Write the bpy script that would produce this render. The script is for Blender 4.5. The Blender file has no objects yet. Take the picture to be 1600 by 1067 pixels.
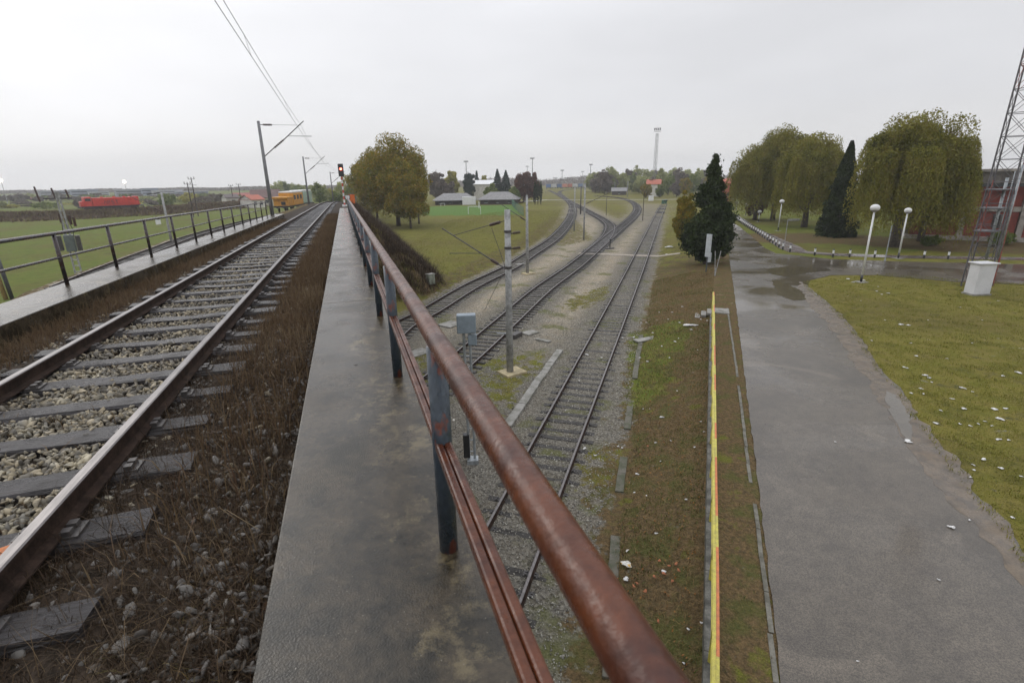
import bpy, math, random
import numpy as np
from mathutils import Matrix, Vector
S = bpy.context.scene
C = S.collection
rad = math.radians
# ------------------------------------------------------------------ camera
F = 800.; CX = 800.; CY = 533.5; ROLL = rad(-0.9); PITCH = math.atan((533.5-280)/800.); CZ = 8.65
def _rx(a): c,s = math.cos(a),math.sin(a); return np.array([[1,0,0],[0,c,-s],[0,s,c]])
def _rz(a): c,s = math.cos(a),math.sin(a); return np.array([[c,-s,0],[s,c,0],[0,0,1]])
def _R(p): return _rz(-p)@_rx(math.pi/2-PITCH)@_rz(ROLL)
_r0 = _R(0)@np.array([(536-CX)/F, -(298-CY)/F, -1])
PSI = -math.atan2(_r0[0], _r0[1]); M = _R(PSI)
def ray(px, py): return M@np.array([(px-CX)/F, -(py-CY)/F, -1.])
def g(px, py, z=0.):
    r = ray(px,py); t = (z-CZ)/r[2]; return np.array([r[0]*t, r[1]*t, z])
def zat(px, py, p):
    r = ray(px,py); return CZ + r[2]*math.hypot(p[0],p[1])/math.hypot(r[0],r[1])
def far(px, D, z=0.):          # ground point seen in direction px at about D metres
    hy = 280-0.0157*(px-800)
    return g(px, hy+(CZ-z)*839./D, z)
_rv = ray(536,298); GR = _rv[2]/_rv[1]
cam = bpy.data.cameras.new('camera'); camo = bpy.data.objects.new('camera', cam); C.objects.link(camo)
cam.sensor_width = 36; cam.lens = 18.0; cam.clip_start = .05; cam.clip_end = 6000
m4 = Matrix([[*M[i],0] for i in range(3)]+[[0,0,0,1]]); m4.translation = Vector((0,0,CZ)); camo.matrix_world = m4
cam.dof.use_dof = True; cam.dof.focus_distance = 11; cam.dof.aperture_fstop = 4.5
S.camera = camo
# ------------------------------------------------------------------ sky and light
W = bpy.data.worlds.new('World'); S.world = W; W.use_nodes = True
nt = W.node_tree; nt.nodes.clear()
def nd(t, ty, **k):
    n = t.nodes.new(ty)
    for a,b in k.items(): setattr(n,a,b)
    return n
SUN_EL, SUN_AZ = rad(32), rad(-30)
wo = nd(nt,'ShaderNodeOutputWorld'); bg1 = nd(nt,'ShaderNodeBackground'); bg2 = nd(nt,'ShaderNodeBackground'); add = nd(nt,'ShaderNodeAddShader')
sky = nd(nt,'ShaderNodeTexSky', sky_type='NISHITA', sun_disc=False, sun_elevation=SUN_EL, sun_rotation=SUN_AZ, dust_density=5.0)
hs = nd(nt,'ShaderNodeHueSaturation'); hs.inputs['Saturation'].default_value = .15
nt.links.new(sky.outputs[0], hs.inputs['Color']); nt.links.new(hs.outputs[0], bg1.inputs[0]); bg1.inputs[1].default_value = .009
tc = nd(nt,'ShaderNodeTexCoord'); sx = nd(nt,'ShaderNodeSeparateXYZ'); nt.links.new(tc.outputs['Generated'], sx.inputs[0])
rp = nd(nt,'ShaderNodeValToRGB'); nt.links.new(sx.outputs['Z'], rp.inputs[0])
e = rp.color_ramp.elements; e[0].position = 0; e[0].color = (.80,.79,.775,1); e[1].position = .12; e[1].color = (.745,.75,.775,1)
q = e.new(.45); q.color = (.75,.76,.80,1); q = e.new(1.); q.color = (.70,.72,.78,1)
nz = nd(nt,'ShaderNodeTexNoise'); nz.inputs['Scale'].default_value = 2.2; nz.inputs['Detail'].default_value = 4
mp = nd(nt,'ShaderNodeMapping'); mp.inputs['Scale'].default_value = (1,1,3.5); nt.links.new(tc.outputs['Generated'], mp.inputs[0]); nt.links.new(mp.outputs[0], nz.inputs['Vector'])
mr = nd(nt,'ShaderNodeMapRange'); mr.inputs[1].default_value=.3; mr.inputs[2].default_value=.7; mr.inputs[3].default_value=.94; mr.inputs[4].default_value=1.08
nt.links.new(nz.outputs[0], mr.inputs[0])
# brighter cloud in front, a heavier grey bank to the right
vm = nd(nt,'ShaderNodeVectorMath', operation='DOT_PRODUCT'); vm.inputs[1].default_value = (-.55,.8,.25); nt.links.new(tc.outputs['Generated'], vm.inputs[0])
mr2 = nd(nt,'ShaderNodeMapRange'); mr2.inputs[1].default_value=.0; mr2.inputs[2].default_value=.9; mr2.inputs[3].default_value=.90; mr2.inputs[4].default_value=.96
nt.links.new(vm.outputs['Value'], mr2.inputs[0])
mm = nd(nt,'ShaderNodeMath', operation='MULTIPLY'); nt.links.new(mr.outputs[0], mm.inputs[0]); nt.links.new(mr2.outputs[0], mm.inputs[1])
mz = nd(nt,'ShaderNodeMapRange'); mz.inputs[1].default_value=.24; mz.inputs[2].default_value=.9; mz.inputs[3].default_value=1.; mz.inputs[4].default_value=1.95; nt.links.new(sx.outputs['Z'], mz.inputs[0])
mm2 = nd(nt,'ShaderNodeMath', operation='MULTIPLY'); nt.links.new(mm.outputs[0], mm2.inputs[0]); nt.links.new(mz.outputs[0], mm2.inputs[1])
nt.links.new(rp.outputs[0], bg2.inputs[0]); nt.links.new(mm2.outputs[0], bg2.inputs[1])
nt.links.new(bg1.outputs[0], add.inputs[0]); nt.links.new(bg2.outputs[0], add.inputs[1]); nt.links.new(add.outputs[0], wo.inputs[0])
sl = bpy.data.lights.new('sun','SUN'); sl.energy = .5; sl.angle = rad(25); sl.color = (1,.96,.9)
so = bpy.data.objects.new('sun', sl); C.objects.link(so); so.location = (0,0,60)
sd = Vector((math.sin(SUN_AZ)*math.cos(SUN_EL), math.cos(SUN_AZ)*math.cos(SUN_EL), math.sin(SUN_EL)))
so.rotation_euler = sd.to_track_quat('Z','Y').to_euler()
S.view_settings.view_transform = 'Standard'; S.view_settings.look = 'None'; S.view_settings.exposure = .14; S.view_settings.gamma = 1
# ------------------------------------------------------------------ materials
MATS = {}
def mat(name, col, rough=.7, var=.25, scale=6., col2=None, bump=0., bscale=30., metal=0., spec=.5, island=0., detail=6., wet=None, emit=None, c2lo=.42, c2hi=.62, stretch=None):
    if name in MATS: return MATS[name]
    m = bpy.data.materials.new(name); m.use_nodes = True; t = m.node_tree; b = t.nodes['Principled BSDF']; L = t.links.new
    b.inputs['Roughness'].default_value = rough; b.inputs['Metallic'].default_value = metal; b.inputs['Specular IOR Level'].default_value = spec
    tcn = nd(t,'ShaderNodeTexCoord'); vec = tcn.outputs['Object']
    if stretch:
        mpn = nd(t,'ShaderNodeMapping'); mpn.inputs['Scale'].default_value = stretch; L(vec, mpn.inputs[0]); vec = mpn.outputs[0]
    n = nd(t,'ShaderNodeTexNoise'); n.inputs['Scale'].default_value = scale; n.inputs['Detail'].default_value = detail; n.inputs['Roughness'].default_value = .6; L(vec, n.inputs['Vector'])
    if col2 is None: col2 = tuple(max(0,c*(1-var)) for c in col); c1 = tuple(min(1,c*(1+var)) for c in col)
    else: c1 = col
    r = nd(t,'ShaderNodeMapRange'); r.inputs[1].default_value = c2lo; r.inputs[2].default_value = c2hi; L(n.outputs[0], r.inputs[0])
    mx = nd(t,'ShaderNodeMix', data_type='RGBA'); mx.inputs[6].default_value = (*c1,1); mx.inputs[7].default_value = (*col2,1); L(r.outputs[0], mx.inputs[0])
    out = mx.outputs[2]
    n2 = nd(t,'ShaderNodeTexNoise'); n2.inputs['Scale'].default_value = scale*7; n2.inputs['Detail'].default_value = 4; L(vec, n2.inputs['Vector'])
    r2 = nd(t,'ShaderNodeMapRange'); r2.inputs[1].default_value=.3; r2.inputs[2].default_value=.7; r2.inputs[3].default_value=1-var*.7; r2.inputs[4].default_value=1+var*.7; L(n2.outputs[0], r2.inputs[0])
    vs = nd(t,'ShaderNodeVectorMath', operation='SCALE'); L(out, vs.inputs[0]); L(r2.outputs[0], vs.inputs['Scale']); out = vs.outputs[0]
    if island:
        gi = nd(t,'ShaderNodeNewGeometry'); r3 = nd(t,'ShaderNodeMapRange'); r3.inputs[3].default_value=1-island; r3.inputs[4].default_value=1+island; L(gi.outputs['Random Per Island'], r3.inputs[0])
        v3 = nd(t,'ShaderNodeVectorMath', operation='SCALE'); L(out, v3.inputs[0]); L(r3.outputs[0], v3.inputs['Scale']); out = v3.outputs[0]
    L(out, b.inputs['Base Color'])
    if wet:    # (low roughness, high roughness, scale)
        n4 = nd(t,'ShaderNodeTexNoise'); n4.inputs['Scale'].default_value = wet[2]; n4.inputs['Detail'].default_value = 5; L(tcn.outputs['Object'], n4.inputs['Vector'])
        r4 = nd(t,'ShaderNodeMapRange'); r4.inputs[1].default_value=.4; r4.inputs[2].default_value=.62; r4.inputs[3].default_value=wet[0]; r4.inputs[4].default_value=wet[1]; L(n4.outputs[0], r4.inputs[0]); L(r4.outputs[0], b.inputs['Roughness'])
    if bump:
        n5 = nd(t,'ShaderNodeTexNoise'); n5.inputs['Scale'].default_value = bscale; n5.inputs['Detail'].default_value = 5; L(vec, n5.inputs['Vector'])
        bp = nd(t,'ShaderNodeBump'); bp.inputs['Strength'].default_value = min(1,bump); bp.inputs['Distance'].default_value = .02; L(n5.outputs[0], bp.inputs['Height']); L(bp.outputs[0], b.inputs['Normal'])
    if emit:
        b.inputs['Emission Color'].default_value = (*emit[0],1); b.inputs['Emission Strength'].default_value = emit[1]
    MATS[name] = m; return m
def leafmat(name, cols, island=.35, trans=.25):
    """foliage: colour picked per leaf from a ramp, slightly translucent"""
    if name in MATS: return MATS[name]
    m = bpy.data.materials.new(name); m.use_nodes = True; t = m.node_tree; b = t.nodes['Principled BSDF']; L = t.links.new
    gi = nd(t,'ShaderNodeNewGeometry'); tcn = nd(t,'ShaderNodeTexCoord'); n = nd(t,'ShaderNodeTexNoise'); n.inputs['Scale'].default_value = .45; n.inputs['Detail'].default_value = 3; L(tcn.outputs['Object'], n.inputs['Vector'])
    a = nd(t,'ShaderNodeMath', operation='MULTIPLY_ADD'); L(gi.outputs['Random Per Island'], a.inputs[0]); a.inputs[1].default_value = .6
    a2 = nd(t,'ShaderNodeMath', operation='MULTIPLY_ADD'); L(n.outputs[0], a2.inputs[0]); a2.inputs[1].default_value = 1.6; a2.inputs[2].default_value = -.6; L(a2.outputs[0], a.inputs[2])
    r = nd(t,'ShaderNodeValToRGB'); L(a.outputs[0], r.inputs[0]); el = r.color_ramp.elements
    k = len(cols)
    el[0].position = 0; el[0].color = (*cols[0],1); el[1].position = 1; el[1].color = (*cols[-1],1)
    for i in range(1,k-1): x = el.new(i/(k-1)); x.color = (*cols[i],1)
    L(r.outputs[0], b.inputs['Base Color']); b.inputs['Roughness'].default_value = .65; b.inputs['Specular IOR Level'].default_value = .1
    tr = nd(t,'ShaderNodeBsdfTranslucent'); L(r.outputs[0], tr.inputs[0]); ms = nd(t,'ShaderNodeMixShader'); ms.inputs[0].default_value = trans
    L(b.outputs[0], ms.inputs[1]); L(tr.outputs[0], ms.inputs[2]); L(ms.outputs[0], t.nodes['Material Output'].inputs[0])
    MATS[name] = m; return m
rust = mat('rust_paint', (.098,.029,.011), .32, .28, 6, (.045,.013,.007), .16, 60, spec=.36, wet=(.24,.42,12), detail=10)
def postmat():
    m = mat('peeling_post_paint', (.030,.042,.055), .4, .3, 7, (.12,.032,.018), .3, 50, wet=(.25,.55,9), c2lo=.56, c2hi=.60, stretch=(1,1,.5)); return m
postm = postmat()
darkrail = mat('dark_wet_paint', (.022,.022,.026), .28, .4, 6, (.05,.025,.02), .2, 60, wet=(.12,.35,7))
steeltop = mat('worn_rail_top', (.15,.135,.13), .36, .25, 8, metal=.35, stretch=(3,.3,1))
steelside = mat('rusty_rail_side', (.030,.019,.014), .9, .35, 10, spec=.15)
wood = mat('wet_sleeper_wood', (.045,.041,.042), .4, .4, 5, (.020,.017,.015), .7, 22, spec=.35, wet=(.2,.5,4), stretch=(.7,6,3))
woodyard = mat('old_sleeper_wood', (.048,.043,.038), .5, .4, 4, (.022,.019,.016), .5, 30, spec=.25, wet=(.3,.6,4), stretch=(.7,6,3))
concmast = mat('mast_concrete', (.34,.34,.33), .7, .2, 5, (.20,.20,.19), .3, 40)
galv = mat('galvanised_steel', (.30,.32,.33), .45, .2, 7, metal=.4)
darksteel = mat('dark_steel', (.05,.045,.042), .5, .3, 8)
brownins = mat('brown_insulator', (.05,.024,.018), .3, .2, 8)
white = mat('white_paint', (.66,.66,.65), .5, .1, 3)
black = mat('black_paint', (.015,.015,.016), .4, .2, 3)
wire = mat('wire', (.06,.06,.06), .5, .1, 3)
bark = mat('bark', (.07,.055,.042), .85, .35, 4, bump=.8, bscale=12)
conc = mat('old_concrete', (.27,.26,.235), .7, .25, 2.5, (.15,.145,.12), .4, 40)
# ------------------------------------------------------------------ mesh helpers
def wloc(o):
    v = Vector((0,0,0))
    while o is not None: v = v+o.location; o = o.parent
    return v
class MB:
    def __init__(s): s.v=[]; s.f=[]; s.mi=[]
    def quadf(s, pts, mi=0):
        b=len(s.v); s.v += [tuple(map(float,p)) for p in pts]; s.f.append(tuple(range(b,b+len(pts)))); s.mi.append(mi)
    def box(s, c, d, rz=0., mi=0, taper=1., ax=None):
        """centre, full dims, yaw; taper of the top; ax: optional 3 axes"""
        b=len(s.v); cs,sn=math.cos(rz),math.sin(rz)
        for z in (-.5,.5):
            k = taper if z>0 else 1.
            for x,y in ((-.5,-.5),(.5,-.5),(.5,.5),(-.5,.5)):
                X,Y,Z=x*d[0]*k,y*d[1]*k,z*d[2]
                if ax is not None:
                    p=np.array(c,float)+ax[0]*X+ax[1]*Y+ax[2]*Z; s.v.append(tuple(p))
                else: s.v.append((c[0]+X*cs-Y*sn, c[1]+X*sn+Y*cs, c[2]+Z))
        for q in ((3,2,1,0),(4,5,6,7),(0,1,5,4),(1,2,6,5),(2,3,7,6),(3,0,4,7)): s.f.append(tuple(b+i for i in q)); s.mi.append(mi)
        return s
    def tube(s, pts, r, n=8, mi=0, cap=True):
        pts=[np.array(p,float) for p in pts]; k=len(pts); rs = r if hasattr(r,'__len__') else [r]*k
        b=len(s.v); u=None
        for i,p in enumerate(pts):
            t = pts[min(i+1,k-1)]-pts[max(i-1,0)]; t=t/(np.linalg.norm(t)+1e-9)
            if u is None:
                a = np.array([0,0,1.]) if abs(t[2])<.9 else np.array([1.,0,0]); u=np.cross(t,a)
            u = u-t*np.dot(u,t); u/=np.linalg.norm(u)+1e-9; w=np.cross(t,u)
            for j in range(n):
                a=2*math.pi*j/n; s.v.append(tuple(p+rs[i]*(math.cos(a)*u+math.sin(a)*w)))
        for i in range(k-1):
            for j in range(n):
                s.f.append((b+i*n+j, b+i*n+(j+1)%n, b+(i+1)*n+(j+1)%n, b+(i+1)*n+j)); s.mi.append(mi)
        if cap:
            s.f.append(tuple(b+j for j in range(n))[::-1]); s.mi.append(mi); s.f.append(tuple(b+(k-1)*n+j for j in range(n))); s.mi.append(mi)
        return s
    def sweep(s, pts, prof, mis=None, close=True):
        """profile (u right, z up) swept along a path of 3D points"""
        pts=[np.array(p,float) for p in pts]; k=len(pts); b=len(s.v); n=len(prof)
        for i,p in enumerate(pts):
            t=pts[min(i+1,k-1)]-pts[max(i-1,0)]; t[2]=0; t/=np.linalg.norm(t)+1e-9; r=np.array([t[1],-t[0],0])
            for (a,z) in prof: s.v.append(tuple(p+r*a+np.array([0,0,z])))
        for i in range(k-1):
            for j in range(n if close else n-1):
                s.f.append((b+i*n+j, b+i*n+(j+1)%n, b+(i+1)*n+(j+1)%n, b+(i+1)*n+j)); s.mi.append(mis[j] if mis else 0)
        if close:
            s.f.append(tuple(b+j for j in range(n))[::-1]); s.mi.append(0); s.f.append(tuple(b+(k-1)*n+j for j in range(n))); s.mi.append(0)
        return s
    def sphere(s, c, r, n=12, m=8, mi=0, sc=(1,1,1)):
        b=len(s.v)
        for i in range(m+1):
            th=math.pi*i/m
            for j in range(n):
                a=2*math.pi*j/n; s.v.append((c[0]+r*sc[0]*math.sin(th)*math.cos(a), c[1]+r*sc[1]*math.sin(th)*math.sin(a), c[2]+r*sc[2]*math.cos(th)))
        for i in range(m):
            for j in range(n): s.f.append((b+i*n+j, b+(i+1)*n+j, b+(i+1)*n+(j+1)%n, b+i*n+(j+1)%n)); s.mi.append(mi)
        return s
    def build(s, name, mats, parent=None, smooth=False, bevel=0., **kw):
        if not isinstance(mats,(list,tuple)): mats=[mats]
        off = wloc(parent) if parent is not None else Vector((0,0,0))
        if kw.get('loc') is not None: off = Vector(kw['loc'])
        me=bpy.data.meshes.new(name); me.from_pydata([(a-off.x,b_-off.y,c-off.z) for a,b_,c in s.v],[],s.f)
        for m in mats: me.materials.append(m)
        me.polygons.foreach_set('material_index', s.mi)
        if smooth: me.polygons.foreach_set('use_smooth',[True]*len(s.f))
        me.update(); me.validate()
        o=bpy.data.objects.new(name, me); C.objects.link(o)
        if parent is not None: o.parent=parent
        elif kw.get('loc') is not None: o.location = off
        if bevel:
            md=o.modifiers.new('bevel','BEVEL'); md.width=bevel; md.segments=2; md.limit_method='ANGLE'
        return o
def soup(name, V, sizes, mats, parent=None, smooth=False, origin=None, F_=None):
    """fast mesh from numpy arrays; sizes: verts per face (array); F_ optional flat index"""
    off = np.array(wloc(parent)) if parent is not None else (np.array(origin,float) if origin is not None else np.zeros(3))
    V = np.asarray(V,float).reshape(-1,3)-off
    me=bpy.data.meshes.new(name); me.vertices.add(len(V)); me.vertices.foreach_set('co', V.astype(np.float32).ravel())
    idx = np.arange(len(V)) if F_ is None else np.asarray(F_).ravel()
    sizes = np.asarray(sizes,int); st = np.concatenate([[0],np.cumsum(sizes)[:-1]])
    me.loops.add(len(idx)); me.loops.foreach_set('vertex_index', idx.astype(np.int32))
    me.polygons.add(len(sizes)); me.polygons.foreach_set('loop_start', st.astype(np.int32)); me.polygons.foreach_set('loop_total', sizes.astype(np.int32))
    if smooth: me.polygons.foreach_set('use_smooth', np.ones(len(sizes),bool))
    for m in (mats if isinstance(mats,(list,tuple)) else [mats]): me.materials.append(m)
    me.update(calc_edges=True)
    o=bpy.data.objects.new(name, me); C.objects.link(o)
    if parent is not None: o.parent=parent
    elif origin is not None: o.location = Vector(map(float,origin))
    return o
def tag(o, label=None, cat=None, group=None, kind=None):
    if label: o['label']=label
    if cat: o['category']=cat
    if group: o['group']=group
    if kind: o['kind']=kind
    return o
def thing(name, label, cat, loc, rz=0., group=None):
    o=bpy.data.objects.new(name,None); C.objects.link(o); o.empty_display_size=.2; o.location=Vector(map(float,loc)); o.rotation_euler=(0,0,rz)
    return tag(o,label,cat,group)
def clone(root, loc, rz=None, label=None, scale=None):
    r=root.copy(); C.objects.link(r); r.location=Vector(map(float,loc))
    if rz is not None: r.rotation_euler=(0,0,rz)
    if scale is not None: r.scale=scale
    if label: r['label']=label
    for ch in list(root.children):
        c=ch.copy(); C.objects.link(c); c.parent=r
        for gch in list(ch.children):
            d=gch.copy(); C.objects.link(d); d.parent=c
    return r
rng = np.random.default_rng(7); random.seed(7)
def smooth01(t): t=np.clip(t,0,1); return t*t*(3-2*t)
def vnoise(x, y, s, seed=0):
    """cheap smooth value noise in numpy, about -1..1"""
    r=np.random.default_rng(seed); o=np.zeros_like(x,dtype=float)
    for k in range(7):
        a=r.uniform(0,2*math.pi); f=r.uniform(.6,1.9)/s; p=r.uniform(0,6.28)
        o+=np.sin((x*math.cos(a)+y*math.sin(a))*f*2*math.pi+p+1.3*np.sin((y*math.cos(a)-x*math.sin(a))*f*3.1+p))
    return o/3.5
def resample(pts, step):
    P=np.array(pts,float); out=[]
    # Catmull-Rom then even spacing
    Q=[]
    n=len(P)
    for i in range(n-1):
        p0,p1,p2,p3=P[max(i-1,0)],P[i],P[i+1],P[min(i+2,n-1)]
        for t in np.linspace(0,1,24,endpoint=False):
            Q.append(.5*((2*p1)+(-p0+p2)*t+(2*p0-5*p1+4*p2-p3)*t*t+(-p0+3*p1-3*p2+p3)*t**3))
    Q.append(P[-1]); Q=np.array(Q); d=np.concatenate([[0],np.cumsum(np.linalg.norm(np.diff(Q,axis=0),axis=1))])
    s=np.arange(0,d[-1],step); return np.stack([np.interp(s,d,Q[:,k]) for k in range(Q.shape[1])],1)
def polydist(x, y, P):
    """distance to a polyline, parameter z interpolated, signed side (right positive)"""
    best=np.full(x.shape,1e9); zz=np.zeros(x.shape); sd=np.zeros(x.shape)
    for a,b in zip(P[:-1],P[1:]):
        dx,dy=b[0]-a[0],b[1]-a[1]; L2=dx*dx+dy*dy+1e-9
        t=np.clip(((x-a[0])*dx+(y-a[1])*dy)/L2,0,1); ex,ey=x-(a[0]+t*dx),y-(a[1]+t*dy); d=np.hypot(ex,ey); m=d<best
        best=np.where(m,d,best); sd=np.where(m,np.sign(ex*dy-ey*dx),sd)
        if len(a)>2: zz=np.where(m,a[2]+t*(b[2]-a[2]),zz)
    return best,zz,sd
def inpoly(x, y, P):
    r=np.zeros(x.shape,bool); n=len(P)
    for i in range(n):
        x1,y1=P[i][0],P[i][1]; x2,y2=P[(i+1)%n][0],P[(i+1)%n][1]
        if y1==y2: continue
        c=((y1>y)!=(y2>y))&(x<(x2-x1)*(y-y1)/(y2-y1)+x1); r^=c
    return r
# ------------------------------------------------------------------ plan of the place
ZR=.9                                            # level of the road plateau
TX=-2.55                                         # centre of the track on the bridge
def dz(y,h):                                     # upper deck level, h below the eye at y=0
    y=np.asarray(y,float); return CZ-h+GR*y-np.where(y>96,(y-96)*.03,0)
RAILZ=.18
def trk(pts, z=RAILZ): return [g(a,b,z) for a,b in pts]
T1p=trk([(540,590),(625,510),(671,485),(738,445),(797,416.6),(829,396),(865.5,372),(885.5,350),(894,333),(893,319),(881,309),(868,302),(857,297)])
T2p=trk([(560,680),(640,625),(723,560),(792,500),(850,449),(899,414),(942,378),(967,357),(985,342),(995,330),(995,322),(989,316),(977,311),(960,308),(930,306)])
T3p=trk([(925,294),(890,296),(875,299),(878,305),(890,314),(905,322),(925,333),(941,341.5),(951,349),(953.5,355),(951,364),(944,374),(925,391)])
T4p=trk([(640,1200),(700,1060),(863,701),(910,600),(987,433),(1016,366),(1034,325),(1038.5,318)])
T1p=[T1p[0]-(T1p[2]-T1p[0])/np.linalg.norm(T1p[2]-T1p[0])*k_ for k_ in (24.,12.)]+T1p; T2p=[T2p[0]-(T2p[2]-T2p[0])/np.linalg.norm(T2p[2]-T2p[0])*k_ for k_ in (24.,12.)]+T2p
T1,T2,T3,T4=[resample(p,.65) for p in (T1p,T2p,T3p,T4p)]
TLp=[g(100,445,2.0),g(178,413,2.1),g(250,386,2.2),g(300,368,2.35),g(380,346,2.75),g(450,331,3.2),g(490,321,3.5)]
TL=resample(TLp,.7)
LOCp=[g(-260,340,1.6),g(60,333,1.6),g(130,330.5,1.6),g(221,326.5,1.6),g(300,322,1.6),g(400,315,1.6)]
EDG=[(-14,-20),(-6,-8),(3.9,7.0),(8.3,13.4),(13.3,21.2),(24.8,38.2),(51.8,76.1),(90,130),(140,200)]
WAL=[(-14,-20),(-3,-5),(4.8,5.0),(8.4,9.6),(21.0,25.7),(30.5,37.5),(60,76),(100,130),(155,200)]
YARD=[g(*p) for p in [(300,900),(480,620),(600,530),(650,486),(735,437),(800,405),(845,377),(866,354),(880,335),(884,320),(905,316),(932,327),(956,338),(966,350),(982,340),(986,330),(982,318),(1000,312),(1012,322),(1010,345),(1000,358),(1012,352),(1026,318),(1047,318),(1038,350),(1030,392),(1014,440),(1000,520),(990,600),(975,690),(930,850),(880,1067),(700,1500),(200,1400)]]
LAWN=[g(*p,ZR) for p in [(1256,434),(1296,425),(1369,425),(1439,431),(1498,437),(1600,442),(1900,455),(2600,560),(2300,1300),(1720,1067),(1600,892),(1578,848),(1530,789),(1503,762),(1470,712),(1440,672),(1420,650),(1408,625),(1396,605),(1372,585),(1353,557),(1333,524),(1310,495),(1279,467),(1254,446)]]
ROADMAIN=[g(*p,ZR) for p in [(1330,1900),(1232,1200),(1220,1067),(1196,850),(1178,700),(1165,600),(1153,500),(1145,440),(1139,400),(1133,370),(1126,345),(1118,331),(1122,330),(1137.5,344),(1155,354),(1175,370),(1195,387.5),(1212,396),(1244,399),(1300,405),(1400,408.5),(1600,413),(2000,424),(2000,464),(1600,445),(1498,441),(1439,436),(1369,430),(1300,430),(1265,438),(1262,448),(1288,468),(1318,495),(1342,524),(1362,557),(1382,585),(1406,605),(1419,625),(1432,650),(1452,672),(1482,712),(1515,762),(1542,789),(1592,848),(1612,892),(1740,1067),(2500,1900)]]
def terrain(x, y):
    z=np.zeros(x.shape)
    dE,_,sE=polydist(x,y,EDG); dW,_,sW=polydist(x,y,WAL)
    t=np.where(sE<0,0,np.where(sW>0,1,dE/(dE+dW+1e-6)))
    near=smooth01((30-y)/6)
    prof=np.where(t>=1,ZR,t**.8*(ZR-.28*near))
    z=prof*(1-smooth01((y-100)/60))
    z=z+vnoise(x,y,14,3)*np.where((sW>0)&(y<100),0,np.where(y<110,.008,.04))
    for P,hw,sl_ in ((TLp,2.2,1.6),(LOCp,3.,2.)):
        d,zz,_=polydist(x,y,[tuple(p) for p in P]); z=np.maximum(z, zz-.22-np.maximum(d-hw,0)/sl_)
    # embankment that carries the upper track beyond the bridge
    ex=np.maximum(np.maximum(-6.3-x, x-.75),0); ey=np.maximum(45-y,0); d=np.hypot(ex,ey)
    em=dz(y,1.98)-.05-d/1.15+vnoise(x,y,4,8)*.22*np.clip(d,0,1)
    z=np.maximum(z,em)
    
    return z
def gz(px,py,it=4):                              # point of the terrain seen at a pixel
    z=0.
    for _ in range(12):
        p=g(px,py,z); z=float(terrain(np.array([p[0]]),np.array([p[1]]))[0])*.6+z*.4
    return np.array([p[0],p[1],z])
def lines(lo,hi,f0,f1,st,gr):
    a=list(np.arange(f0,f1+1e-6,st)); s=st; v=f1
    while v<hi: s*=gr; v+=s; a.append(v)
    s=st; v=f0; b=[]
    while v>lo: s*=gr; v-=s; b.append(v)
    return np.array(b[::-1]+a)
gx=lines(-1100,1500,-9,46,.25,1.06); gy=np.concatenate([lines(-60,50,0,50,.25,1.1)[:-1], 50+np.cumsum(np.concatenate([np.full(90,.5), .5*1.055**np.arange(1,88)]))])
X,Y=np.meshgrid(gx,gy); Z=terrain(X,Y)
nzx=vnoise(X,Y,3.3,5)
onroad=inpoly(X,Y,ROADMAIN)
Z=np.where(onroad&(Y<100),Z-.03,Z)
nx,ny=len(gx),len(gy); ii=np.arange(nx*ny).reshape(ny,nx)
FF=np.stack([ii[:-1,:-1],ii[:-1,1:],ii[1:,1:],ii[1:,:-1]],-1).reshape(-1)
# ground cover weights: R green grass, G dry brown, B gravel
dtr=np.full(X.shape,1e9)
for T in (T1,T2,T3,T4): dtr=np.minimum(dtr,polydist(X,Y,T[::6])[0])
yard=inpoly(X,Y,YARD)
grav=np.where(yard|(dtr<1.9),1.,0.)
dE,_,sE=polydist(X,Y,EDG); dW,_,sW=polydist(X,Y,WAL)
slope=((sE>0)&(sW<0))|((dE<1.3)&(sW<0)&(Y<60)); vd_=polydist(X,Y,[g(*p,ZR) for p in [(1220,1067),(1165,600),(1145,440),(1139,400)]]); verge=(sW>0)&((vd_[2]<0)|(vd_[0]<.8))&(Y<60)
exq=np.maximum(np.maximum(-6.3-X,X-1.0),0); emb=(exq<8.)&(Y>36)&(Y<175)&(Z>.25)
dry=np.where(slope,.9,0.)+np.where(verge,.8,0.)+np.where(emb,1.,0.)
far_g=smooth01((60-Y)/30); dry=np.where(slope,dry*(.25+.75*far_g),dry)
dTL=polydist(X,Y,TLp)[0]; dLO=polydist(X,Y,LOCp)[0]
dry=np.maximum(dry,np.where((dTL<5)|(dLO<9),.95,0)); grav=np.maximum(grav,np.where(dTL<1.6,1.,0))
dry=np.maximum(dry,np.where((~yard)&(dtr<5.5)&(sE<0)&(X>5),.55,0))
lawnm=inpoly(X,Y,LAWN)
dry=np.where(lawnm,.12,dry)
belt=(polydist(X,Y,[g(*p,ZR) for p in [(1210,372),(1300,372),(1480,384),(1620,386)]])[0]<6)&(sW>0)   # leaf litter under the willows
dry=np.where(belt,.9,dry)
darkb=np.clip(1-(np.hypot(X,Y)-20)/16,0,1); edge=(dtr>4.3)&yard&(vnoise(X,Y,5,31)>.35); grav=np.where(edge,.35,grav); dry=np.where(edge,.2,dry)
under=(X>-8)&(X<1.4)&(Y<38); grav=np.where(under,.9,grav)
dark=np.clip(1-np.hypot(X-6,Y-16)/16,0,1)*.0
for pp,gv_,dv_ in (([(742,560),(868,548),(800,640),(742,655)],.42,.3),([(905,700),(978,690),(962,800),(898,775)],.35,.5),([(610,560),(700,540),(722,600),(640,610)],.45,.25),([(880,470),(960,440),(950,470),(885,490)],.3,.3),([(870,340),(905,345),(930,375),(880,385),(850,370)],.4,.5)):
    mk=inpoly(X,Y,[g(*p) for p in pp]); grav=np.where(mk,gv_,grav); dry=np.where(mk,dv_,dry)
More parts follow.
